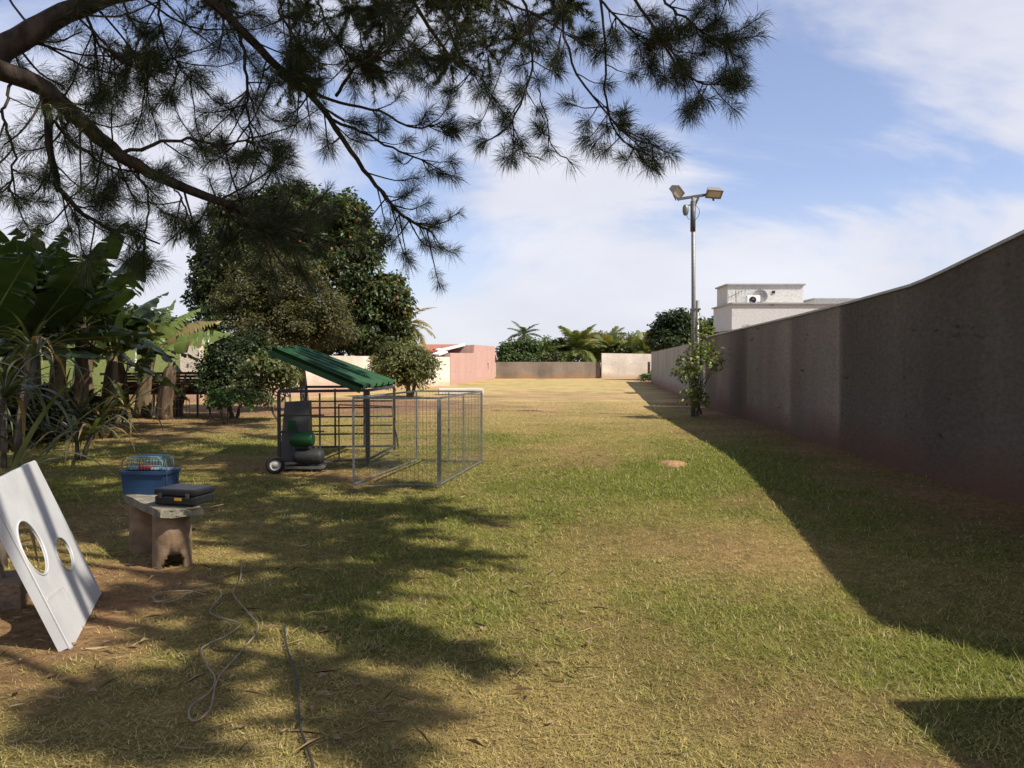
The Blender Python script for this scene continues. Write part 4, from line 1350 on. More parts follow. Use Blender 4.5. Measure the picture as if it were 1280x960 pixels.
    for pth, nt, ln, r, tn in (
            ([(455, -25, 6.6), (478, 10, 6.7), (500, 42, 6.8), (525, 62, 6.8)], 18, .45, .014, 4),
            ([(545, -20, 6.6), (560, 30, 6.6), (575, 72, 6.7), (600, 98, 6.7), (618, 122, 6.7)], 20, .34, .013, 3),
            ([(640, -20, 6.5), (662, 40, 6.5), (664, 85, 6.5), (650, 130, 6.5), (632, 162, 6.5), (604, 178, 6.5)], 13, .30, .014, 3),
            ([(655, 118, 6.5), (640, 150, 6.5), (648, 180, 6.5), (664, 196, 6.5)], 5, .24, .007, 3),
            ([(672, 110, 6.5), (684, 150, 6.5), (690, 182, 6.5), (716, 206, 6.5)], 5, .24, .007, 3),
            ([(690, -20, 6.3), (706, 45, 6.3), (722, 92, 6.3), (750, 132, 6.3), (785, 170, 6.3), (825, 184, 6.3)], 15, .30, .013, 3),
            ([(742, -25, 6.3), (756, 55, 6.3), (757, 125, 6.3), (772, 168, 6.3), (800, 190, 6.3)], 14, .32, .013, 3),
            ([(770, -30, 6.2), (810, 25, 6.2), (846, 80, 6.2), (882, 106, 6.2), (925, 92, 6.2)], 18, .34, .015, 4),
            ([(800, -30, 6.2), (840, 10, 6.2), (880, 40, 6.2), (915, 60, 6.2)], 26, .36, .015, 4),
            ([(720, -30, 6.3), (770, 20, 6.3), (810, 50, 6.3), (850, 50, 6.3)], 24, .36, .013, 4),
            ([(590, -30, 6.5), (640, 5, 6.5), (690, 30, 6.4), (730, 60, 6.4)], 20, .34, .013, 3),
            ([(860, -40, 6.1), (890, -15, 6.1), (912, -4, 6.1)], 6, .25, .01, 3),
            ([(380, -30, 6.5), (400, 10, 6.5), (420, 50, 6.6), (440, 75, 6.6)], 20, .45, .013, 4),
            ([(340, -30, 6.3), (350, 20, 6.3), (380, 60, 6.4), (400, 80, 6.5)], 18, .45, .013, 4),
            ([(180, -30, 5.9), (200, 20, 6.0), (215, 70, 6.0), (240, 100, 6.1)], 22, .5, .013, 4),
            ([(100, -10, 5.8), (120, 50, 5.9), (160, 80, 6.0), (190, 90, 6.0)], 26, .5, .014, 4)):
        pts = px(pth)
        if pth[0][1] < -12:
            pts = [from_m1(pth[0], r)] + pts
        q = limb(pts, r, .006, 20, .012)
        lo = .45 if pth[0][1] < -12 else .2
        twigs(q, nt, ln, (lo, 1), tn, .15, .006)
        tufts.append((q[-1], (q[-1] - q[-2]).normalized(), 1.15))

    visible = list(tufts); dens[0] = 1.0
    # --- the crown above the picture: unseen boughs placed to shade lawn, bananas and cage
    def shade(u, v, z):
        g = G(u, v); return Vector((g.x + .8 * z, g.y - .45 * z, z))
    rr = random.Random(5)

    def clump(p, r, n):
        for k in range(n):
            d = Vector((rr.gauss(0, 1), rr.gauss(0, 1), rr.gauss(0, .8))).normalized()
            l = r * rr.uniform(.35, 1.1)
            e = p + d * l
            tq = limb([p, p + d * l * .55 + Vector((0, 0, -.03)), e], .009, .004, 4, .004)
            for j in range(4):
                aa = (d + Vector((rr.gauss(0, .5), rr.gauss(0, .5), rr.gauss(0, .5)))).normalized()
                high.append((p.lerp(e, 1 - j * .2) + aa * rr.uniform(0, .05), aa, rr.uniform(.75, 1.15)))

    def bough(pts, r, n, r0=.06):
        st = trunk_at(min(12.6, pts[0].z + .5))
        mid = st.lerp(pts[0], .55) + Vector((0, 0, .3))
        limb([st, mid] + pts, r0, .012, 8 * (len(pts) + 1), .03)
        for p in pts: clump(p, r, n)
    # each row: where the clumps of one bough lay their shade on the lawn (photo pixels) and their height
    for z, r, n, row in ((6.0, .55, 24, [(330, 645), (385, 628), (440, 640), (500, 648), (555, 632), (606, 642)]),
                         (6.0, .45, 20, [(335, 682), (390, 692), (445, 690), (500, 682), (565, 700), (618, 692)]),
                         (6.2, .48, 20, [(290, 665), (350, 662), (410, 665), (470, 664), (525, 668)]),
                         (6.3, .40, 17, [(250, 762), (305, 742), (355, 752), (405, 742), (450, 738)]),
                         (6.3, .36, 16, [(320, 712), (375, 718), (430, 720), (490, 715)]),
                         (5.9, .32, 14, [(420, 790), (470, 795), (505, 812), (545, 818)]),
                         (5.9, .28, 13, [(395, 838), (440, 868), (470, 888), (430, 912), (455, 935)]),
                         (6.2, .32, 14, [(230, 800), (250, 850), (208, 872), (182, 902), (155, 935)]),
                         (6.4, .28, 12, [(130, 868), (105, 890), (72, 905)]),
                         (6.6, .34, 14, [(235, 722), (185, 738), (130, 752)]),
                         (6.4, .55, 22, [(300, 600), (360, 605), (420, 598), (480, 612), (545, 606)])):
        bough([shade((300 + (u - 300) * (.84 if v < 730 else 1)) + rr.uniform(-6, 6), v, z + rr.uniform(-.3, .3)) for u, v in row], r, n)
    left = [shade(rr.uniform(-60, 345), 455 + 1440 / rr.uniform(6.6, 20), rr.uniform(7.2, 9.6)) for _ in range(104)]
    left.sort(key=lambda p: math.atan2(p.y - 4.6, p.x + 4.9))
    for k in range(0, len(left), 4):
        q = sorted(left[k:k + 4], key=lambda p: (p - trunk_at(8)).length); bough(q, .68, 24)
    far = []  # overlong unseen boughs added to shade the banana plants
    for _ in range(56):
        u_, v_ = rr.uniform(-90, 215), rr.uniform(325, 505)
        if u_ > 150 and v_ < 450: continue
        p = P(u_, v_, rr.uniform(14, 19)); k = rr.uniform(9.6, 12.2) - p.z
        far.append(p + Vector((.8, -.45, 1)) * k)
    far.sort(key=lambda p: math.atan2(p.y - 4.6, p.x + 4.9))
    for k in range(0, len(far), 4):
        q = sorted(far[k:k + 4], key=lambda p: (p - trunk_at(10)).length); bough(q, .85, 30)
    cage = []
    for _ in range(20):
        p = P(rr.uniform(340, 520), rr.uniform(470, 595), 11.3); k = rr.uniform(6.8, 8.4) - p.z
        cage.append(p + Vector((.8, -.45, 1)) * k)
    cage.sort(key=lambda p: p.y)
    for k in range(0, len(cage), 4): bough(sorted(cage[k:k + 4], key=lambda p: p.x), .42, 15)
    # upper boughs, added along the sun's way to shade the limbs in view
    for i in range(20):
        dz = random.uniform(2.6, 6.0)
        a = random.choice(visible)[0]
        while a.x > .9: a = random.choice(visible)[0]
        tip = a + Vector((.8, -.45, 1)) * dz
        st = trunk_at(min(12.5, tip.z + .2))
        q = limb([st, st.lerp(tip, .5) + Vector((random.uniform(-.4, .4), random.uniform(-.4, .4), .3)), tip], .06, .012, 20, .03)
        n0 = len(tufts)
        twigs(q, 34, .8, (.45, 1), 5, 0, .011, fl=(.3, 1.1))
        high += tufts[n0:]; del tufts[n0:]
    obj('branch', wood, M_BARK, t)
    # --- needles
    cos = []; idxs = []; cols = []; tot = 0
    for lst, n_per, wid in ((tufts, 76, .0014), (high, 42, .0050)):
        T = len(lst)
        pp = np.repeat(np.array([tuple(a[0]) for a in lst]), n_per, 0)
        aa = np.repeat(np.array([tuple(a[1]) for a in lst]), n_per, 0)
        ss = np.repeat(np.array([a[2] for a in lst]), n_per)
        n = len(pp)
        d = RNG.normal(0, 1, (n, 3)); d /= np.linalg.norm(d, axis=1)[:, None]
        d = d * RNG.uniform(.5, 1.0, n)[:, None] + aa * RNG.uniform(.35, 1.0, n)[:, None]; d /= np.linalg.norm(d, axis=1)[:, None]
        base = pp - aa * (RNG.random(n) * .10)[:, None]
        ln = (.165 * ss * RNG.uniform(.65, 1.15, n))[:, None]
        tip = base + d * ln; tip[:, 2] -= ln[:, 0] * .14
        mid = base + d * ln * .55; mid[:, 2] += ln[:, 0] * .02
        sd_ = np.cross(d, RNG.normal(0, 1, (n, 3))); sd_ /= np.linalg.norm(sd_, axis=1)[:, None]
        w = sd_ * wid
        pal = palette(n, (0.022, 0.034, 0.012), (0.05, 0.066, 0.022), .25, odd=(.20, .12, .04), odd_p=.05)
        if lst is tufts:
            cos.append(np.stack([base, mid + w * 1.15, tip, mid - w * 1.15], 1).reshape(-1, 3) - np.array(TB))
            k = np.arange(n) * 4 + tot; tot += n * 4
            idxs.append(np.stack([k, k + 1, k + 3, k + 1, k + 2, k + 3], 1).ravel())
            cols.append(np.repeat(pal, 4, 0))
        else:
            cos.append(np.stack([base - w, base + w, tip], 1).reshape(-1, 3) - np.array(TB))
            idxs.append(np.arange(n * 3) + tot); tot += n * 3
            cols.append(np.repeat(pal, 3, 0))
        print('tufts', T, 'needles', n)
    me = np_mesh('needles', np.concatenate(cos), 3, np.concatenate(idxs), np.concatenate(cols))
    obj('needles', me, leaf_mat('pine_needle', .12, .25, .5), t, kind='stuff')


build_pine()


# ------------------------------------------------------------------ floodlight pole and the shrub round it
def build_pole():
    b = G(866, 521)
    t = thing('floodlight_pole', 'tall galvanised pole carrying two floodlights by the grey wall', 'floodlight pole', b)
    k = b.y / F
    zt = P(866, 247, b.y).z
    mb = MB(); mb.tube([b + Vector((0, 0, -.2)), b + Vector((0, 0, 3.2)), b + Vector((-.03, 0, zt))], [.062, .058, .052], 12); obj('pole', mb, M_METAL, t)
    mb = MB(); mb.tube([b + Vector((.125, .0, -.2)), b + Vector((.115, 0, 3.3))], .05, 10); obj('brace_pole', mb, M_METAL, t)
    for z in (.7, 1.9, 3.05):
        mb = MB(); mb.box(b + Vector((.055, 0, z)), (.27, .15, .05)); obj('clamp', mb, M_DARKMETAL, t)
    mb = MB(); mb.tube([b + Vector((-.03, 0, zt - .95)), b + Vector((-.03, 0, zt - .1))], .075, 10); obj('sleeve', mb, M_DARKMETAL, t)
    a = P(847, 249, b.y); e = P(886, 243, b.y)
    mb = MB(); mb.bar(a, e, .07, .07); mb.bar(P(866, 262, b.y), P(873, 247, b.y), .06, .06); obj('crossarm', mb, M_DARKMETAL, t)

    def flood(c, rot, label):
        hm = mat('floodlight_cast', (0.22, 0.19, 0.15), .55, .2, 10, .05)
        mb = MB(); w, h, d0 = .44, .26, .18
        fr = [Vector(p) for p in ((-w / 2, -d0 / 2, -h / 2), (w / 2, -d0 / 2, -h / 2), (w / 2, -d0 / 2, h / 2), (-w / 2, -d0 / 2, h / 2))]
        bk_ = [Vector((p.x * .8, d0 / 2, p.z * .6)) for p in fr]
        vs = [c + rot @ p for p in fr + bk_]
        mb.add(vs, [(0, 1, 2, 3), (7, 6, 5, 4), (4, 5, 1, 0), (5, 6, 2, 1), (6, 7, 3, 2), (7, 4, 0, 3)])
        for i in range(7):
            mb.box(c + rot @ Vector((-.15 + i * .05, d0 / 2 + .01, 0)), (.012, .08, h * .55), rot)
        o = obj('floodlight', mb, hm, t)
        o['label'] = label
        mb = MB()
        for sx in (-1, 1): mb.box(c + rot @ Vector((sx * (w / 2 - .012), -d0 / 2 - .012, 0)), (.035, .03, h + .02), rot)
        for sz in (-1, 1): mb.box(c + rot @ Vector((0, -d0 / 2 - .012, sz * (h / 2 - .005))), (w - .06, .03, .035), rot)
        obj('rim', mb, hm, o)
        mb = MB(); mb.box(c + rot @ Vector((0, -d0 / 2 - .004, 0)), (w - .06, .006, h - .04), rot)
        obj('glass', mb, mat('floodlight_glass', (.55, .5, .4), .15, .1, 5, 0, spec=.6), o)
        mb = MB(); mb.bar(c + rot @ Vector((0, 0.02, -h * .4)), c + Vector((0, 0, -.24)), .05, .03); obj('bracket', mb, M_DARKMETAL, o)
    flood(P(845, 239.5, b.y), Euler((R(35), R(18), R(55))).to_matrix(), 'floodlight tilted left')
    flood(P(892, 240, b.y), Euler((R(48), R(3), R(6))).to_matrix(), 'level floodlight')
    c = P(857, 262, b.y)
    mb = MB(); mb.lathe([(.001, .14), (.06, .13), (.085, .06), (.09, -.04), (.07, -.12), (.05, -.16), (.001, -.17)], c, 14)
    mb.bar(c + Vector((0, 0, .1)), c + Vector((.16, 0, .14)), .03); obj('camera_dome', mb, M_METAL, t)
    mb = MB(); mb.tube(smooth([P(869, 256, b.y - .05), P(874, 262, b.y - .08), P(873, 270, b.y - .06), P(868, 276, b.y - .06)], 14), .008, 6)
    mb.tube(smooth([P(857, 266, b.y - .05), P(860, 273, b.y - .08), P(864, 274, b.y - .08)], 8), .008, 6)
    obj('cable', mb, M_DARKMETAL, t)
    # shrub
    s = G(872, 517) + Vector((0.05, -.25, 0))
    L = [L3(870, 460, 20.8, 18, 26), L3(884, 440, 20.9, 18, 14), L3(855, 470, 20.7, 16, 18), L3(868, 494, 20.7, 12, 18), L3(878, 413, 20.8, 12, 12), L3(896, 458, 20.6, 7, 10), L3(866, 432, 20.8, 14, 14)]
    tree('climbing_shrub', 'leafy yellow green shrub growing around the floodlight pole', (s.x, s.y, 0), L, 70, 14, .27, .075, (0.07, 0.10, 0.022), (0.15, 0.18, 0.045), .03, 'shrub', stems=3, surf=.55,
         odd=(.30, .26, .07), odd_p=.15, length=1.7)


build_pole()


# ------------------------------------------------------------------ cage trailer with the lifted green roof
M_PAINTG = mat('green_roof_sheet', (0.009, 0.058, 0.015), .42, .3, 4, .04, spec=.35)
M_FRAME = mat('shade_toned_frame', (0.045, 0.043, 0.038), .6, .25, 12, .05)  # metal darkened to stand in for the shade on the frame


def build_trailer():
    z1 = 1.12
    A, B, C, D = Vector((-3.22, 10.6, 0)), Vector((-2.08, 11.05, 0)), Vector((-1.98, 12.9, 0)), Vector((-3.42, 12.75, 0))
    U = lambda p, z: Vector((p.x, p.y, z))
    t = thing('cage_trailer', 'barred steel cage on a small wheel under a lifted green corrugated roof', 'cage trailer', (A + C) / 2)
    for p, w in ((A, .04), (B, .06), (C, .04), (D, .035)):
        mb = MB(); mb.bar(U(p, .06), U(p, z1 - .02), w, w); obj('post', mb, M_FRAME, t)
    for a, b in ((A, B), (B, C), (C, D), (D, A)):
        mb = MB(); mb.bar(U(a, z1), U(b, z1), .036, .04); obj('top_rail', mb, M_FRAME, t)
        mb = MB(); mb.bar(U(a, .12), U(b, .12), .03, .03); obj('bottom_rail', mb, M_FRAME, t)
    for k, z in enumerate((.33, .47, .62, .77, .88)):
        mb = MB(); mb.bar(U(D, z) + Vector((.03, .0, 0)), U(C, z) - Vector((.03, 0, 0)), .018, .026); obj('bar', mb, M_FRAME, t)
    for f in (.33, .66):
        mb = MB(); p = D.lerp(C, f) - Vector((0, .03, 0)); mb.bar(U(p, .14), U(p, z1 - .03), .025, .025); obj('upright', mb, M_FRAME, t)
    for f in (.45,):
        mb = MB(); p = A.lerp(B, f); mb.bar(U(p, .14), U(p, z1 - .03), .022, .022); obj('upright', mb, M_FRAME, t)
    for z in (.55, .78):
        mb = MB(); mb.bar(U(A, z) + Vector((.02, .02, 0)), U(A.lerp(B, .5), z), .018, .02); obj('bar', mb, M_FRAME, t)
        mb = MB(); mb.bar(U(A, z), U(D, z), .018, .02); obj('bar', mb, M_FRAME, t)
    # inner leaning gate frame
    q = [P(424, 582, 11.8), P(423.5, 506, 12.0), P(490, 508, 12.0), P(498, 560, 11.8)]
    mb = MB()
    for a, b in zip(q, q[1:]): mb.bar(a, b, .018, .018)
    obj('gate_frame', mb, M_FRAME, t)
    # roof
    NL, FL, NH, FH = P(452, 486, 11.0), P(492, 479, 13.1), P(338, 438, 11.0), P(374, 435.5, 13.1)
    nrm = (NL - NH).cross(FH - NH).normalized()
    if nrm.z < 0: nrm = -nrm
    mb = MB(); nu, nv = 101, 4; th = .01
    prof = []
    for i in range(nu):
        f = i / (nu - 1); ph = (f * 5 + .5) % 1; a = abs(ph - .5)
        h = .06 if a < .07 else max(0, .06 * (1 - (a - .07) / .10))
        prof.append((f, h))
    vs = []; fs = []
    for side in (0, 1):
        for (f, h) in prof:
            for j in range(nv):
                g = j / (nv - 1)
                vs.append((NH.lerp(FH, f)).lerp(NL.lerp(FL, f), g) + nrm * (h - side * th))
    n1 = nu * nv
    for i in range(nu - 1):
        for j in range(nv - 1):
            k = i * nv + j
            fs.append((k, k + 1, k + nv + 1, k + nv)); fs.append((n1 + k + nv, n1 + k + nv + 1, n1 + k + 1, n1 + k))
        fs.append((i * nv, i * nv + nv, n1 + i * nv + nv, n1 + i * nv))
        k = i * nv + nv - 1; fs.append((k + nv, k, n1 + k, n1 + k + nv))
    mb.add(vs, fs)
    roof = obj('roof_panel', mb, M_PAINTG, t)
    mb = MB(); dn = -nrm * .03
    mb.bar(NH + dn - Vector((0, .03, 0)), NL + dn - Vector((0, .03, 0)), .02, .075, nrm); obj('fascia', mb, M_PAINTG, roof)
    mb = MB(); mb.bar(FH + dn, FL + dn, .02, .08, nrm); obj('fascia', mb, M_PAINTG, roof)
    mb = MB(); mb.bar(NH + dn, FH + dn, .08, .02, nrm); obj('fascia', mb, M_PAINTG, roof)
    for f in (.35, .75):
        mb = MB(); mb.bar(NH.lerp(NL, f) - nrm * .06, U(D.lerp(C, f + .2), z1), .016, .016); obj('prop_rod', mb, M_FRAME, t)
    # small wheel at the near left corner
    c = P(344, 586, 10.45); c.z = .125
    ax = Euler((R(90), 0, R(22))).to_matrix()
    wh = thing('wheel', None, None, c); wh.parent = t; wh.location = c - ORG[t.name]
    mb = MB(); mb.lathe([(.075, -.035), (.115, -.04), (.125, -.02), (.125, .02), (.115, .04), (.075, .035), (.075, -.035)], c, 24, ax)
    o = obj('tyre', mb, M_RUBBER, None); o.parent = wh; o.data.transform(Matrix.Translation(-c))
    mb = MB(); mb.lathe([(.001, .03), (.03, .035), (.035, .02), (.072, .012), (.074, .03), (.078, .03), (.078, -.03), (.001, -.03)], c, 20, ax)
    o = obj('rim', mb, mat('dull_rim', (.32, .31, .29), .5, .2, 15, .05), None); o.parent = wh; o.data.transform(Matrix.Translation(-c))
    mb = MB(); mb.bar(c + ax @ Vector((0, 0, -.04)), U(A, .12) + Vector((0, .05, 0)), .03, .03); obj('axle', mb, M_FRAME, t)


build_trailer()


def build_grinder():
    b = Vector((P(372, 560, 10.9).x, 10.95, 0))
    t = thing('feed_grinder', 'grey upright machine cabinet with green drum standing in the cage', 'machine', b)
    gm = mat('grey_sheet_metal', (0.075, 0.072, 0.07), .55, .2, 6, .05)
    mb = MB()
    mb.hexa([b + Vector((-.24, -.13, .07)), b + Vector((.17, -.13, .07)), b + Vector((.17, .13, .07)), b + Vector((-.24, .13, .07))],
            [b + Vector((-.17, -.08, .96)), b + Vector((.17, -.08, .98)), b + Vector((.17, .08, .98)), b + Vector((-.17, .08, .96))])
    obj('cabinet', mb, gm, t)
    mb = MB(); mb.bbox(b + Vector((-.06, -.115, .62)), (.12, .03, .17), .01); obj('switch_box', mb, M_PAINTG, t)
    mb = MB(); rx = Matrix.Rotation(R(90), 3, 'Y'); mb.lathe([(.001, -.16), (.085, -.16), (.10, -.13), (.10, .13), (.085, .16), (.001, .16)], b + Vector((.12, -.24, .45)), 20, rx); obj('drum', mb, M_PAINTG, t)
    mb = MB(); mb.lathe([(.001, -.2), (.09, -.2), (.11, -.15), (.11, .15), (.09, .2), (.001, .2)], b + Vector((.2, -.2, .20)), 20, rx)
    for i in range(0): mb.lathe([(.11, -.005), (.12, -.005), (.12, .005), (.11, .005)], b + Vector((.08 + i * .05, -.2, .20)), 20, rx)
    obj('motor', mb, mat('motor_black', (.022, .022, .022), .6, .3, 12, .1), t)
    mb = MB()
    for dx in (-.15, .15): mb.bar(b + Vector((.15 + dx, -.2, .0)), b + Vector((.15 + dx, -.2, .36)), .03, .03)
    mb.box(b + Vector((.1, -.15, .055)), (.62, .3, .03)); mb.box(b + Vector((-.15, .0, .02)), (.05, .25, .06)); obj('stand', mb, gm, t)


build_grinder()


def build_pen():
    zt = 1.085
    a, b, c, d = G(442, 608), G(549, 609), G(602, 579), G(521, 577)
    t = thing('wire_pen', 'open topped wire mesh pen with thin steel posts beside the green roofed cage', 'wire pen', (a + c) / 2)
    for p, w in ((a, .024), (b, .046), (c, .03), (d, .024)):
        mb = MB(); mb.bar(p, p + Vector((0, 0, zt - .016)), w, w); obj('post', mb, M_METAL, t)
    cor = [a, b, c, d]
    for p, q in zip(cor, cor[1:] + cor[:1]):
        mb = MB(); mb.bar(p + Vector((0, 0, zt)), q + Vector((0, 0, zt)), .022, .024); obj('top_rail', mb, M_METAL, t)
        mb = MB(); mb.bar(p + Vector((0, 0, .03)), q + Vector((0, 0, .03)), .016, .016); obj('bottom_rail', mb, M_METAL, t)
        dd = (q - p); L = dd.length; nw = int(L / .05)
        mb = MB()
        for i in range(1, nw):
            s = p + dd * (i / nw); mb.bar(s + Vector((0, 0, .04)), s + Vector((0, 0, zt - .016)), .0026, .0026)
        nh = 11
        e = dd.normalized() * .015
        for i in range(1, nh):
            z = zt * i / nh; mb.bar(p + Vector((0, 0, z)) + e, q + Vector((0, 0, z)) - e, .0024, .0024)
        obj('wire_mesh', mb, M_DARKMETAL, t, kind='stuff')
    for p, q, f in ((b, c, .52), (c, d, .5)):
        m = p.lerp(q, f); mb = MB(); mb.bar(m, m + Vector((0, 0, zt - .016)), .018, .018); obj('upright', mb, M_METAL, t)


build_pen()

# white board lying beyond the pen
c = G(586, 493)
mb = MB(); mb.bbox(c + Vector((-.4, 0, .16)), (2.2, .9, .26), .02, Matrix.Rotation(R(8), 3, 'Z'))
o = obj('concrete_slab', mb, mat('pale_concrete', (.55, .5, .44), .85, .12, 3, .2)); solo(o, 'low pale concrete slab on the lawn just beyond the wire pen', 'slab')

# small mound of orange soil
def build_mound():
    c = G(841, 581); n = 36; k = 8
    vs = [(c.x, c.y, .05)]; fs = []
    for i in range(1, k + 1):
        r = i / k
        for j in range(n):
            a = 2 * math.pi * j / n
            w = 1 + .22 * math.sin(a * 3 + 1) + .12 * math.sin(a * 7)
            vs.append((c.x + .2 * r * w * math.cos(a), c.y + .30 * r * w * math.sin(a), .055 * (1 - r ** 1.6) + random.uniform(0, .012) * (r < .95) - (.01 if r == 1 else 0)))
    for j in range(n): fs.append((0, 1 + j, 1 + (j + 1) % n))
    for i in range(k - 1):
        for j in range(n):
            a = 1 + i * n; fs.append((a + j, a + n + j, a + n + (j + 1) % n, a + (j + 1) % n))
    mb = MB(); mb.add(vs, fs, True)
    o = obj('soil_mound', mb, mat('orange_soil', (.34, .19, .10), 1, .25, 20, .8, 60)); solo(o, 'small flat mound of orange soil on the sunny lawn', 'mound')


build_mound()


# ------------------------------------------------------------------ concrete bench, pet crate, tool case
def build_bench():
    FRc, FLc, BLc, BRc = Vector((-2.27, 5.62, 0)), Vector((-2.53, 5.5, 0)), Vector((-3.15, 6.2, 0)), Vector((-2.88, 6.38, 0))
    cen = (FRc + BLc) / 2
    t = thing('garden_bench', 'concrete slab bench on two pipe legs under the pine', 'bench', cen)
    mm = mat('mossy_concrete', (.12, .115, .085), .95, .4, 9, .5, 40, col2=(.25, .22, .16))
    ml = mat('pipe_concrete', (.15, .095, .055), .95, .35, 8, .22, 45, col2=(.27, .19, .12))
    z0, z1 = .385, .445
    bm = bmesh.new()
    # slab with a worn edge
    cs = [FLc, FRc, BRc, BLc]; ring = []
    for i in range(4):
        p, q = cs[i], cs[(i + 1) % 4]
        for j in range(8):
            f = j / 8; w = p.lerp(q, f); w += (w - cen).normalized() * random.uniform(-.012, .012); ring.append(w)
    bot = [bm.verts.new((p.x, p.y, z0 + random.uniform(-.004, .004))) for p in ring]
    top = [bm.verts.new((p.x, p.y, z1 + random.uniform(-.003, .003))) for p in ring]
    bm.faces.new(bot[::-1]); bm.faces.new(top)
    for i in range(len(ring)):
        j = (i + 1) % len(ring); bm.faces.new((bot[i], bot[j], top[j], top[i]))
    bmesh.ops.bevel(bm, geom=[e for e in bm.edges if abs(e.verts[0].co.z - e.verts[1].co.z) < .02 and len(e.link_faces) == 2 and any(len(f.verts) > 6 for f in e.link_faces)], offset=.008, segments=2, affect='EDGES')
    bmesh.ops.translate(bm, vec=-cen, verts=bm.verts)
    me = bpy.data.meshes.new('seat'); bm.to_mesh(me); bm.free()
    obj('seat', me, mm, t)

    def pipe(c, r, notch):
        mb = MB(); n = 40; ri = r - .03
        zs = [-.04, .03, .07, .10, .2, z0 - .003]
        vs = []; fs = []
        for z in zs:
            rr = r * (1.04 if z < .03 else 1.0 - .04 * (z / z0))
            for j in range(n):
                a = 2 * math.pi * j / n; vs.append((c.x + rr * math.cos(a), c.y + rr * math.sin(a), z))
        for z in zs:
            for j in range(n):
                a = 2 * math.pi * j / n; vs.append((c.x + ri * math.cos(a), c.y + ri * math.sin(a), z))
        m = len(zs)

        def cut(i, j):
            a = (2 * math.pi * (j + .5) / n - notch + math.pi) % (2 * math.pi) - math.pi
            return abs(a) < (.62, .5, .36, 0, 0)[i]
        for i in range(m - 1):
            for j in range(n):
                j2 = (j + 1) % n
                if cut(i, j):
                    for (p, q) in ((j - 1, j), (j2, j2)):
                        pass
                    continue
                fs.append((i * n + j, i * n + j2, (i + 1) * n + j2, (i + 1) * n + j))
                o = m * n
                fs.append((o + (i + 1) * n + j, o + (i + 1) * n + j2, o + i * n + j2, o + i * n + j))
                # jambs and soffit of the opening
                if cut(i, (j + 1) % n): fs.append((i * n + j2, o + i * n + j2, o + (i + 1) * n + j2, (i + 1) * n + j2))
                if cut(i, (j - 1) % n): fs.append((i * n + j, (i + 1) * n + j, o + (i + 1) * n + j, o + i * n + j))
                if i and cut(i - 1, j): fs.append((i * n + j, o + i * n + j, o + i * n + j2, i * n + j2))
        mb.add(vs, fs, True)
        obj('leg', mb, ml, t)
    pipe(Vector((-2.545, 5.72, 0)), .138, math.atan2(-5.7, 2.6) + .1)
    pipe(Vector((-2.95, 6.18, 0)), .135, 2.0)
    # pet crate
    cc = Vector((-2.96, 6.27, z1 + .004)); rz = Matrix.Rotation(R(-6), 3, 'Z')
    t2 = thing('pet_crate', 'blue plastic pet crate with wire top on the bench', 'pet crate', cc)
    bl = mat('blue_plastic', (.012, .040, .10), .45, .2, 6, .03, spec=.4)
    w, dp, h = .37, .23, .185
    loc = lambda x, y, z: cc + rz @ Vector((x, y, z))
    mb = MB()
    o_ = [(-w / 2, -dp / 2), (w / 2, -dp / 2), (w / 2, dp / 2), (-w / 2, dp / 2)]
    vs = [loc(x * .94, y * .92, 0) for x, y in o_] + [loc(x, y, h) for x, y in o_] + [loc(x * .95, y * .92, h) for x, y in o_] + [loc(x * .89, y * .84, .02) for x, y in o_]
    fs = [(3, 2, 1, 0), (12, 13, 14, 15)]
    for i in range(4):
        j = (i + 1) % 4
        fs += [(i, j, j + 4, i + 4), (i + 4, j + 4, j + 8, i + 8), (i + 8, j + 8, j + 12, i + 12)]
    mb.add(vs, fs); obj('tub', mb, bl, t2)
    mb = MB()
    for (x, y), (x2, y2) in zip(o_, o_[1:] + o_[:1]): mb.bar(loc(x * 1.02, y * 1.03, h - .01), loc(x2 * 1.02, y2 * 1.03, h - .01), .02, .025)
    obj('rim', mb, bl, t2)
    wm = mat('pale_blue_wire', (.12, .22, .25), .4, .2, 10, 0)
    mb = MB(); zt = .30; W2 = .30; D2 = .165
    arc = lambda y: [loc(-W2 / 2, y, h), loc(-W2 / 2, y, zt - .04), loc(-W2 / 2 + .04, y, zt), loc(W2 / 2 - .04, y, zt), loc(W2 / 2, y, zt - .04), loc(W2 / 2, y, h)]
    for i in range(7): mb.tube(arc(-D2 / 2 + D2 * i / 6), .0045 if i in (0, 6) else .0028, 5)
    for i in range(11):
        x = -W2 / 2 + .02 + (W2 - .04) * i / 10
        mb.tube([loc(x, -D2 / 2, h), loc(x, -D2 / 2, zt - .005), loc(x, D2 / 2, zt - .005), loc(x, D2 / 2, h)], .0026, 5)
    for z in (.23, .27): mb.tube([loc(-W2 / 2, -D2 / 2, z), loc(W2 / 2, -D2 / 2, z)], .0028, 5)
    obj('wire_top', mb, wm, t2)
    mb = MB(); mb.bbox(loc(-.03, -.02, h + .022), (.11, .05, .035), .008, rz); obj('latch', mb, mat('red_plastic', (.45, .04, .03), .4, .1, 5, 0), t2)
    mb = MB(); mb.bbox(loc(-.12, -.02, h + .02), (.07, .06, .03), .006, rz); mb.bbox(loc(.1, .0, h + .012), (.16, .08, .02), .006, rz); obj('lid_clip', mb, mat('pale_blue_plastic', (.3, .42, .55), .4, .1, 5, 0), t2)
    for sx in (-1, 1):
        mb = MB(); mb.tube([loc(sx * w * .5, -dp * .4, .05), loc(sx * w * .52, -dp * .4, h), loc(sx * w * .5, -dp * .4, h + .08), loc(sx * w * .46, -dp * .3, h + .1)], .005, 6); obj('side_wire', mb, M_DARKMETAL, t2)
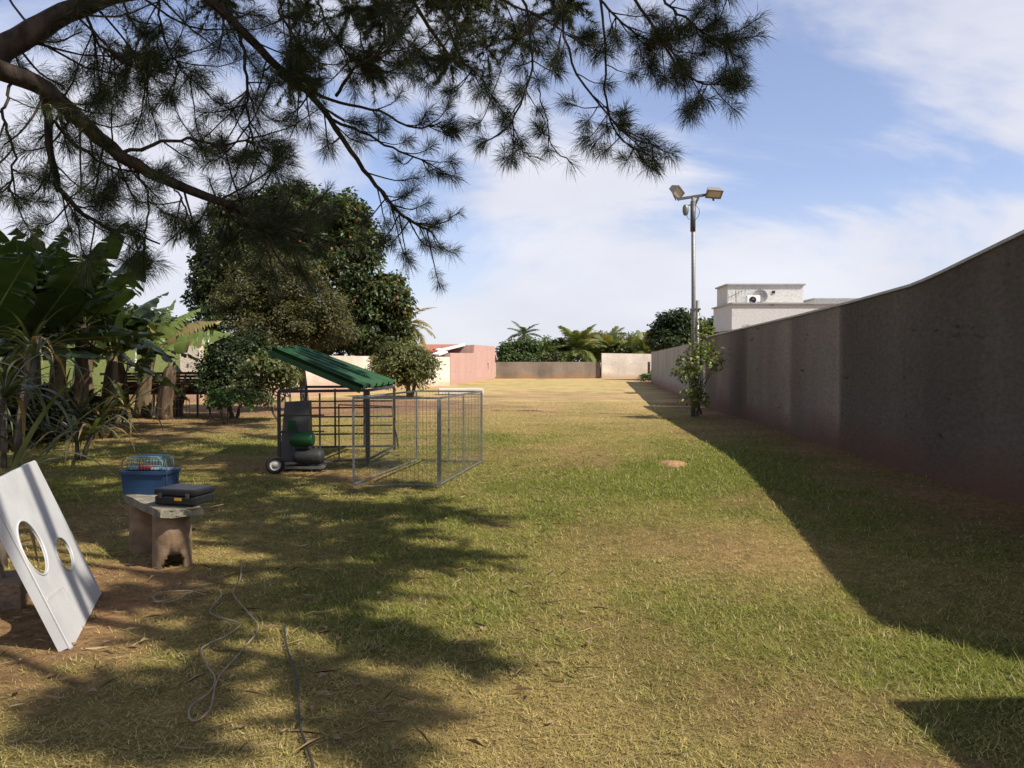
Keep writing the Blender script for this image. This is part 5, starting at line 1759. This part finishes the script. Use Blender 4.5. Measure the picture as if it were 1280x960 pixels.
    # tool case
    cc2 = Vector((-2.475, 5.79, z1 + .004)); rz2 = Matrix.Rotation(R(-14), 3, 'Z')
    t3 = thing('tool_case', 'black hard tool case with small yellow tag on the front end of the bench', 'tool case', cc2)
    l2 = lambda x, y, z: cc2 + rz2 @ Vector((x, y, z))
    mb = MB(); mb.bbox(l2(0, 0, .036), (.335, .255, .068), .014, rz2); obj('base', mb, M_BLACK, t3)
    mb = MB(); mb.bbox(l2(0, 0, .098), (.345, .262, .05), .016, rz2); obj('lid', mb, M_BLACK, t3)
    mb = MB(); mb.bbox(l2(.04, -.134, .05), (.06, .008, .022), .003, rz2); obj('tag', mb, mat('yellow_tag', (.75, .38, .05), .5, .1, 5, 0), t3)
    for x in (-.11, .12):
        mb = MB(); mb.bbox(l2(x, -.133, .075), (.03, .012, .04), .004, rz2); obj('latch', mb, M_DARKMETAL, t3)
    mb = MB(); mb.tube([l2(-.05, -.12, .065), l2(-.05, -.155, .06), l2(.0, -.16, .06), l2(.0, -.155, .06)], .007, 6)
    # twig sticking out of the slab edge
    mb = MB(); mb.tube([Vector((-2.36, 5.55, .45)), Vector((-2.22, 5.57, .452)), Vector((-2.12, 5.62, .47))], [.009, .006, .003], 6)
    o = obj('stick', mb, M_WOOD); solo(o, 'thin dry stick poking out past the front end of the bench', 'stick')


build_bench()


# ------------------------------------------------------------------ white panel with two round openings
def build_panel():
    B1, B2 = Vector((-2.285, 3.96, 0.0)), Vector((-2.665, 4.965, 0.0))
    e1 = (B2 - B1).normalized(); W_ = (B2 - B1).length
    up = Vector((-.34, -.128, .885)); H_ = up.length; e2 = up.normalized()
    n = e1.cross(e2).normalized()
    if n.x < 0: n = -n
    eye = Vector((0, 0, EYE))

    def st(u, v):
        d = P(u, v, 1.0) - eye
        k = (B1 - eye).dot(n) / d.dot(n); p = eye + d * k
        return (p - B1).dot(e1), (p - B1).dot(e2)
    c1 = np.array(st(42.5, 687)); c2 = np.array(st(82, 694.5))
    # half-widths read along the plane
    h1 = (.82 * abs(st(38 + 25, 700)[0] - st(38 - 25, 674)[0]) / 2, abs(st(46, 727)[1] - st(30, 647)[1]) / 2)
    h2 = (abs(st(82 + 13.5, 701)[0] - st(82 - 13.5, 688)[0]) / 2, abs(st(88, 717)[1] - st(76, 672)[1]) / 2)
    t = thing('countertop', 'white moulded panel with two round openings leaning beside the bench', 'panel', (B1 + B2) / 2)
    org = ORG[t.name]
    th = .05
    bm = bmesh.new(); edges = []

    def loop(pts):
        vs = [bm.verts.new((p[0], p[1], 0)) for p in pts]
        for i in range(len(vs)): edges.append(bm.edges.new((vs[i], vs[(i + 1) % len(vs)])))
    rr = .02; out = []
    for (cx, cy, a0) in ((W_ - rr, rr, -90), (W_ - rr, H_ - rr, 0), (rr, H_ - rr, 90), (rr, rr, 180)):
        for k in range(5): a = R(a0 + 22.5 * k); out.append((cx + rr * math.cos(a), cy + rr * math.sin(a)))
    loop(out)
    for c, h in ((c1, h1), (c2, h2)):
        loop([(c[0] + h[0] * math.cos(2 * math.pi * k / 40), c[1] + h[1] * math.sin(2 * math.pi * k / 40)) for k in range(40)])
    bmesh.ops.triangle_fill(bm, use_beauty=True, use_dissolve=False, edges=edges)
    ret = bmesh.ops.extrude_face_region(bm, geom=bm.faces[:])
    bmesh.ops.translate(bm, vec=(0, 0, -.012), verts=[v for v in ret['geom'] if isinstance(v, bmesh.types.BMVert)])
    bmesh.ops.recalc_face_normals(bm, faces=bm.faces[:])
    rim = [e for e in bm.edges if len(e.link_faces) == 2 and e.calc_face_angle(0) > 1.2 and all(abs(v.co.z) < 1e-5 for v in e.verts)]
    bmesh.ops.bevel(bm, geom=rim, offset=.004, segments=3, affect='EDGES')
    M = Matrix((( e1.x, e2.x, n.x, B1.x - org.x), (e1.y, e2.y, n.y, B1.y - org.y), (e1.z, e2.z, n.z, B1.z - org.z), (0, 0, 0, 1)))
    M = M @ Matrix.Translation((0, .012, 0))
    bm.transform(M)
    me = bpy.data.meshes.new('board'); bm.to_mesh(me); bm.free()
    pm = mat('white_gelcoat', (.47, .47, .465), .38, .10, 3.5, .03, spec=.5)
    obj('board', me, pm, t)
    Q = lambda s, q, h: B1 + e1 * s + e2 * q + n * h
    mb = MB(); k = .006
    for (a, b) in (((k, .02), (k, H_ - .02)), ((W_ - k, .02), (W_ - k, H_ - .02)), ((.02, k), (W_ - .02, k)), ((.02, H_ - k), (W_ - .02, H_ - k))):
        mb.bar(Q(a[0], a[1] + .012, -.007 - th / 2), Q(b[0], b[1] + .012, -.007 - th / 2), .012, th, n)
    obj('edge_flange', mb, pm, t)
    # raised rolled rings and faint ribs
    for c, h in ((c1, h1), (c2, h2)):
        mb = MB(); mb.tube([Q(c[0] + (h[0] + .004) * math.cos(2 * math.pi * k / 40), c[1] + .012 + (h[1] + .004) * math.sin(2 * math.pi * k / 40), .0) for k in range(41)], .006, 8, False)
        obj('opening_rim', mb, pm, t)
    mb = MB()
    for pth in ([(196, 690), (258, 640), (352, 780)],):
        pts = [st(p[0] / 3.31, 540 + p[1] / 3.31) for p in pth]
        for a, b in zip(pts, pts[1:]): mb.bar(Q(a[0], a[1], .0), Q(b[0], b[1], .0), .016, .006, n)
    obj('rib', mb, pm, t)
    # timber trestle it leans on
    c = Vector((-3.28, 4.35, 0))
    t2 = thing('wooden_trestle', 'wooden trestle behind the white panel', 'trestle', c)
    for sx in (-1, 1):
        for sy in (-.38, .38):
            mb = MB(); mb.bar(c + Vector((sx * .18, sy, -.02)), c + Vector((sx * .03, sy * .85, .50)), .05, .04); obj('leg', mb, M_WOOD, t2)
    mb = MB(); mb.bbox(c + Vector((0, 0, .54)), (.12, 1.0, .07), .006); obj('beam', mb, M_WOOD, t2)
    mb = MB(); mb.bar(c + Vector((-.1, .35, .28)), c + Vector((.1, .35, .28)), .03, .06); mb.bar(c + Vector((-.1, -.35, .28)), c + Vector((.1, -.35, .28)), .03, .06); obj('brace', mb, M_WOOD, t2)
    # concrete block near the foot
    mb = MB(); b = G(28, 762); mb.bbox(b + Vector((-.12, .1, .09)), (.16, .32, .18), .01, Matrix.Rotation(R(20), 3, 'Z'))
    o = obj('timber_offcut', mb, M_WOOD); solo(o, 'short timber block on the bare soil behind the foot of the white panel', 'timber')


build_panel()


# ------------------------------------------------------------------ hoses on the lawn
def ground_tube(name, label, cat, px, r, m, sc=None, off=(0, 0)):
    pts = []
    for (u, v) in px:
        g = G(u / (sc or 1) + off[0], v / (sc or 1) + off[1], .012)
        g.z = float(ground_height(np.array([g.x]), np.array([g.y]))[0]) + .020 + random.uniform(0, .012); pts.append(g)
    mb = MB(); mb.tube(smooth(pts, 6 * len(pts)), r, 8)
    o = obj(name, mb, m); solo(o, label, cat)


M_HOSE = mat('beige_cord', (.25, .20, .13), .8, .2, 20, .05)
ground_tube('garden_hose', 'thin beige hose lying in a long twisted loop on the lawn', 'hose',
            [(805, 10), (800, 70), (776, 110), (800, 150), (830, 190), (862, 240), (822, 300), (790, 338), (742, 390), (718, 440), (702, 510), (655, 555), (630, 545), (640, 500),
             (700, 460), (717, 412), (692, 370), (671, 320), (700, 296), (760, 265), (802, 228), (762, 212), (700, 180), (738, 125), (722, 100)], .0042, M_HOSE, 2.667, (0, 700))
ground_tube('garden_hose', 'short coil of beige hose on the bare soil by the bench', 'hose',
            [(505, 130), (520, 150), (548, 146), (600, 125), (640, 110), (680, 108), (684, 122), (640, 108), (590, 112), (540, 116), (512, 128), (530, 148), (575, 142), (640, 112)], .0042, M_HOSE, 2.667, (0, 700))
ground_tube('electric_cable', 'thin dark cable running toward the viewer across the lawn', 'cable',
            [(948, 235), (952, 280), (968, 345), (985, 395), (993, 450), (998, 530), (1005, 590), (1025, 640), (1042, 700), (1046, 760)], .0055, mat('dark_cable', (.035, .03, .025), .6, .2, 20, 0), 2.667, (0, 700))


def build_litter(n=1700):
    # dead needles, twigs and curled leaves dropped by the pine
    d = RNG.uniform(2.9, 13, n); x = RNG.uniform(-.8, .12, n) * d; y = d
    a = RNG.random(n) * 2 * math.pi
    leafy = RNG.random(n) < .3
    ln = np.where(leafy, RNG.uniform(.03, .07, n), RNG.uniform(.08, .19, n)); wd = np.where(leafy, ln * .45, .0028)
    z = ground_height(x, y) + RNG.uniform(.012, .03, n)
    dx, dy = np.cos(a) * ln / 2, np.sin(a) * ln / 2; px, py = -np.sin(a) * wd / 2, np.cos(a) * wd / 2
    t = RNG.uniform(-.012, .02, n)
    co = np.stack([np.stack([x - dx, y - dy, z], 1), np.stack([x + px, y + py, z + t], 1), np.stack([x + dx, y + dy, z + .004], 1), np.stack([x - px, y - py, z + t * .6], 1)], 1).reshape(-1, 3)
    k = np.arange(n) * 4
    col = palette(n, (.17, .10, .055), (.34, .25, .14), .3)
    me = np_mesh('litter', co, 3, np.stack([k, k + 1, k + 2, k, k + 2, k + 3], 1).ravel(), np.repeat(col, 4, 0))
    o = bpy.data.objects.new('leaf_litter', me); me.materials.append(leaf_mat('dead_leaf', .1, .1, .8)); COL.objects.link(o)
    tag(o, 'dry needles and curled dead leaves scattered on the lawn under the pine', 'leaf litter', kind='stuff')


build_litter()

# ------------------------------------------------------------------ wood pile, chair
def build_pile():
    y0 = 22.5
    x0, x1 = P(140, 480, y0).x, P(262, 480, y0).x
    c = Vector(((x0 + x1) / 2, y0, 0))
    t = thing('plank_table', 'rough trestle table of rusty legs carrying the stacked boards', 'table', c)
    for fx in (.06, .5, .94):
        for dy in (-.45, .45):
            mb = MB(); mb.bar(Vector((x0 + (x1 - x0) * fx, y0 + dy, -.05)), Vector((x0 + (x1 - x0) * fx, y0 + dy, .62)), .05, .05); obj('leg', mb, M_DARKMETAL, t)
    mb = MB(); mb.box((c.x, c.y, .65), (x1 - x0, 1.05, .05)); obj('top', mb, M_RUST, t)
    z = .68
    i = 0
    cols = [M_RUST, mat('red_brown_board', (.20, .07, .045), .9, .4, 4, .3), mat('grey_brown_board', (.14, .10, .075), .9, .4, 4, .3)]
    for layer in range(7):
        for q in range(3):
            if layer > 4 and q == 2: continue
            L_ = (x1 - x0) * random.uniform(.75, 1.02); th = random.uniform(.045, .075)
            cx = c.x + random.uniform(-.2, .2); cy = y0 - .36 + q * .36 + random.uniform(-.03, .03)
            mb = MB(); mb.box((cx, cy, z + th / 2), (L_, random.uniform(.22, .33), th), Euler((0, random.uniform(-.012, .012), random.uniform(-.03, .03))).to_matrix())
            o = obj('board', mb, cols[(i * 7 + q) % 3])
            ci = (i * 7 + q) % 3
            solo(o, ('dark rust coloured board in the long stack on the trestle table', 'red brown board in the long stack on the trestle table',
                     'grey brown weathered board in the long stack on the trestle table')[ci], 'board', ('rust coloured stacked boards', 'red brown stacked boards', 'grey brown stacked boards')[ci]); i += 1
        z += .085
    # white chair on the pile
    p = P(158, 462, y0); zb = z + .02
    t2 = thing('white_chair', 'white tube chair standing on top of the stacked boards', 'chair', (p.x, y0 - .2, zb))
    cw, cd = .52, .45
    zb0 = zb
    mk = lambda x, y, zz: Vector((p.x + x, y0 - .2 + y, zb0 + zz))
    for sx in (-1, 1):
        for sy in (-1, 1):
            mb = MB(); mb.tube([mk(sx * cw / 2, sy * cd / 2, 0), mk(sx * cw / 2, sy * cd / 2, .30)], .022, 8); obj('leg', mb, M_WHITE, t2)
    mb = MB(); mb.bbox(mk(0, 0, .325), (cw + .06, cd + .06, .05), .012); obj('seat', mb, M_WHITE, t2)
    mb = MB(); mb.tube([mk(-cw / 2, cd / 2, .35), mk(-cw / 2, cd / 2 + .04, .62), mk(cw / 2, cd / 2 + .04, .62), mk(cw / 2, cd / 2, .35)], .022, 8); obj('backrest', mb, M_WHITE, t2)
    # open wire frame leaning under the table on the right
    t3 = thing('wire_crate', 'low wire crate on the ground under the right end of the board stack', 'crate', (x1 - .75, y0 - .6, 0))
    mb = MB()
    bx0, bx1, by0, by1, hz = x1 - 1.1, x1 - .45, y0 - .85, y0 - .35, .5
    for x in np.linspace(bx0, bx1, 8):
        for y in (by0, by1): mb.bar((x, y, 0), (x, y, hz), .012, .012)
    for zz in (.02, .25, hz):
        mb.bar((bx0, by0, zz), (bx1, by0, zz), .012, .012); mb.bar((bx0, by1, zz), (bx1, by1, zz), .012, .012)
        mb.bar((bx0, by0, zz), (bx0, by1, zz), .012, .012); mb.bar((bx1, by0, zz), (bx1, by1, zz), .012, .012)
    obj('wire_frame', mb, M_METAL, t3)
    # timber post by the far wall corner
    for (u, v, lab) in ((821, 476, 'grey wooden gate post where the pale wall meets the far corner'), (811, 474, 'shorter gate post left of the grey one in the far corner')):
        g = G(u, v); mb = MB(); mb.bar(g - Vector((0, 0, .1)), g + Vector((0, 0, 2.3 if u > 815 else 1.7)), .22, .2); o = obj('gate_post', mb, M_WOOD); solo(o, lab, 'post')


build_pile()
print('objects', len(bpy.data.objects), 'tris', sum(len(o.data.loops) - 2 * len(o.data.polygons) for o in bpy.data.objects if o.type == 'MESH'))
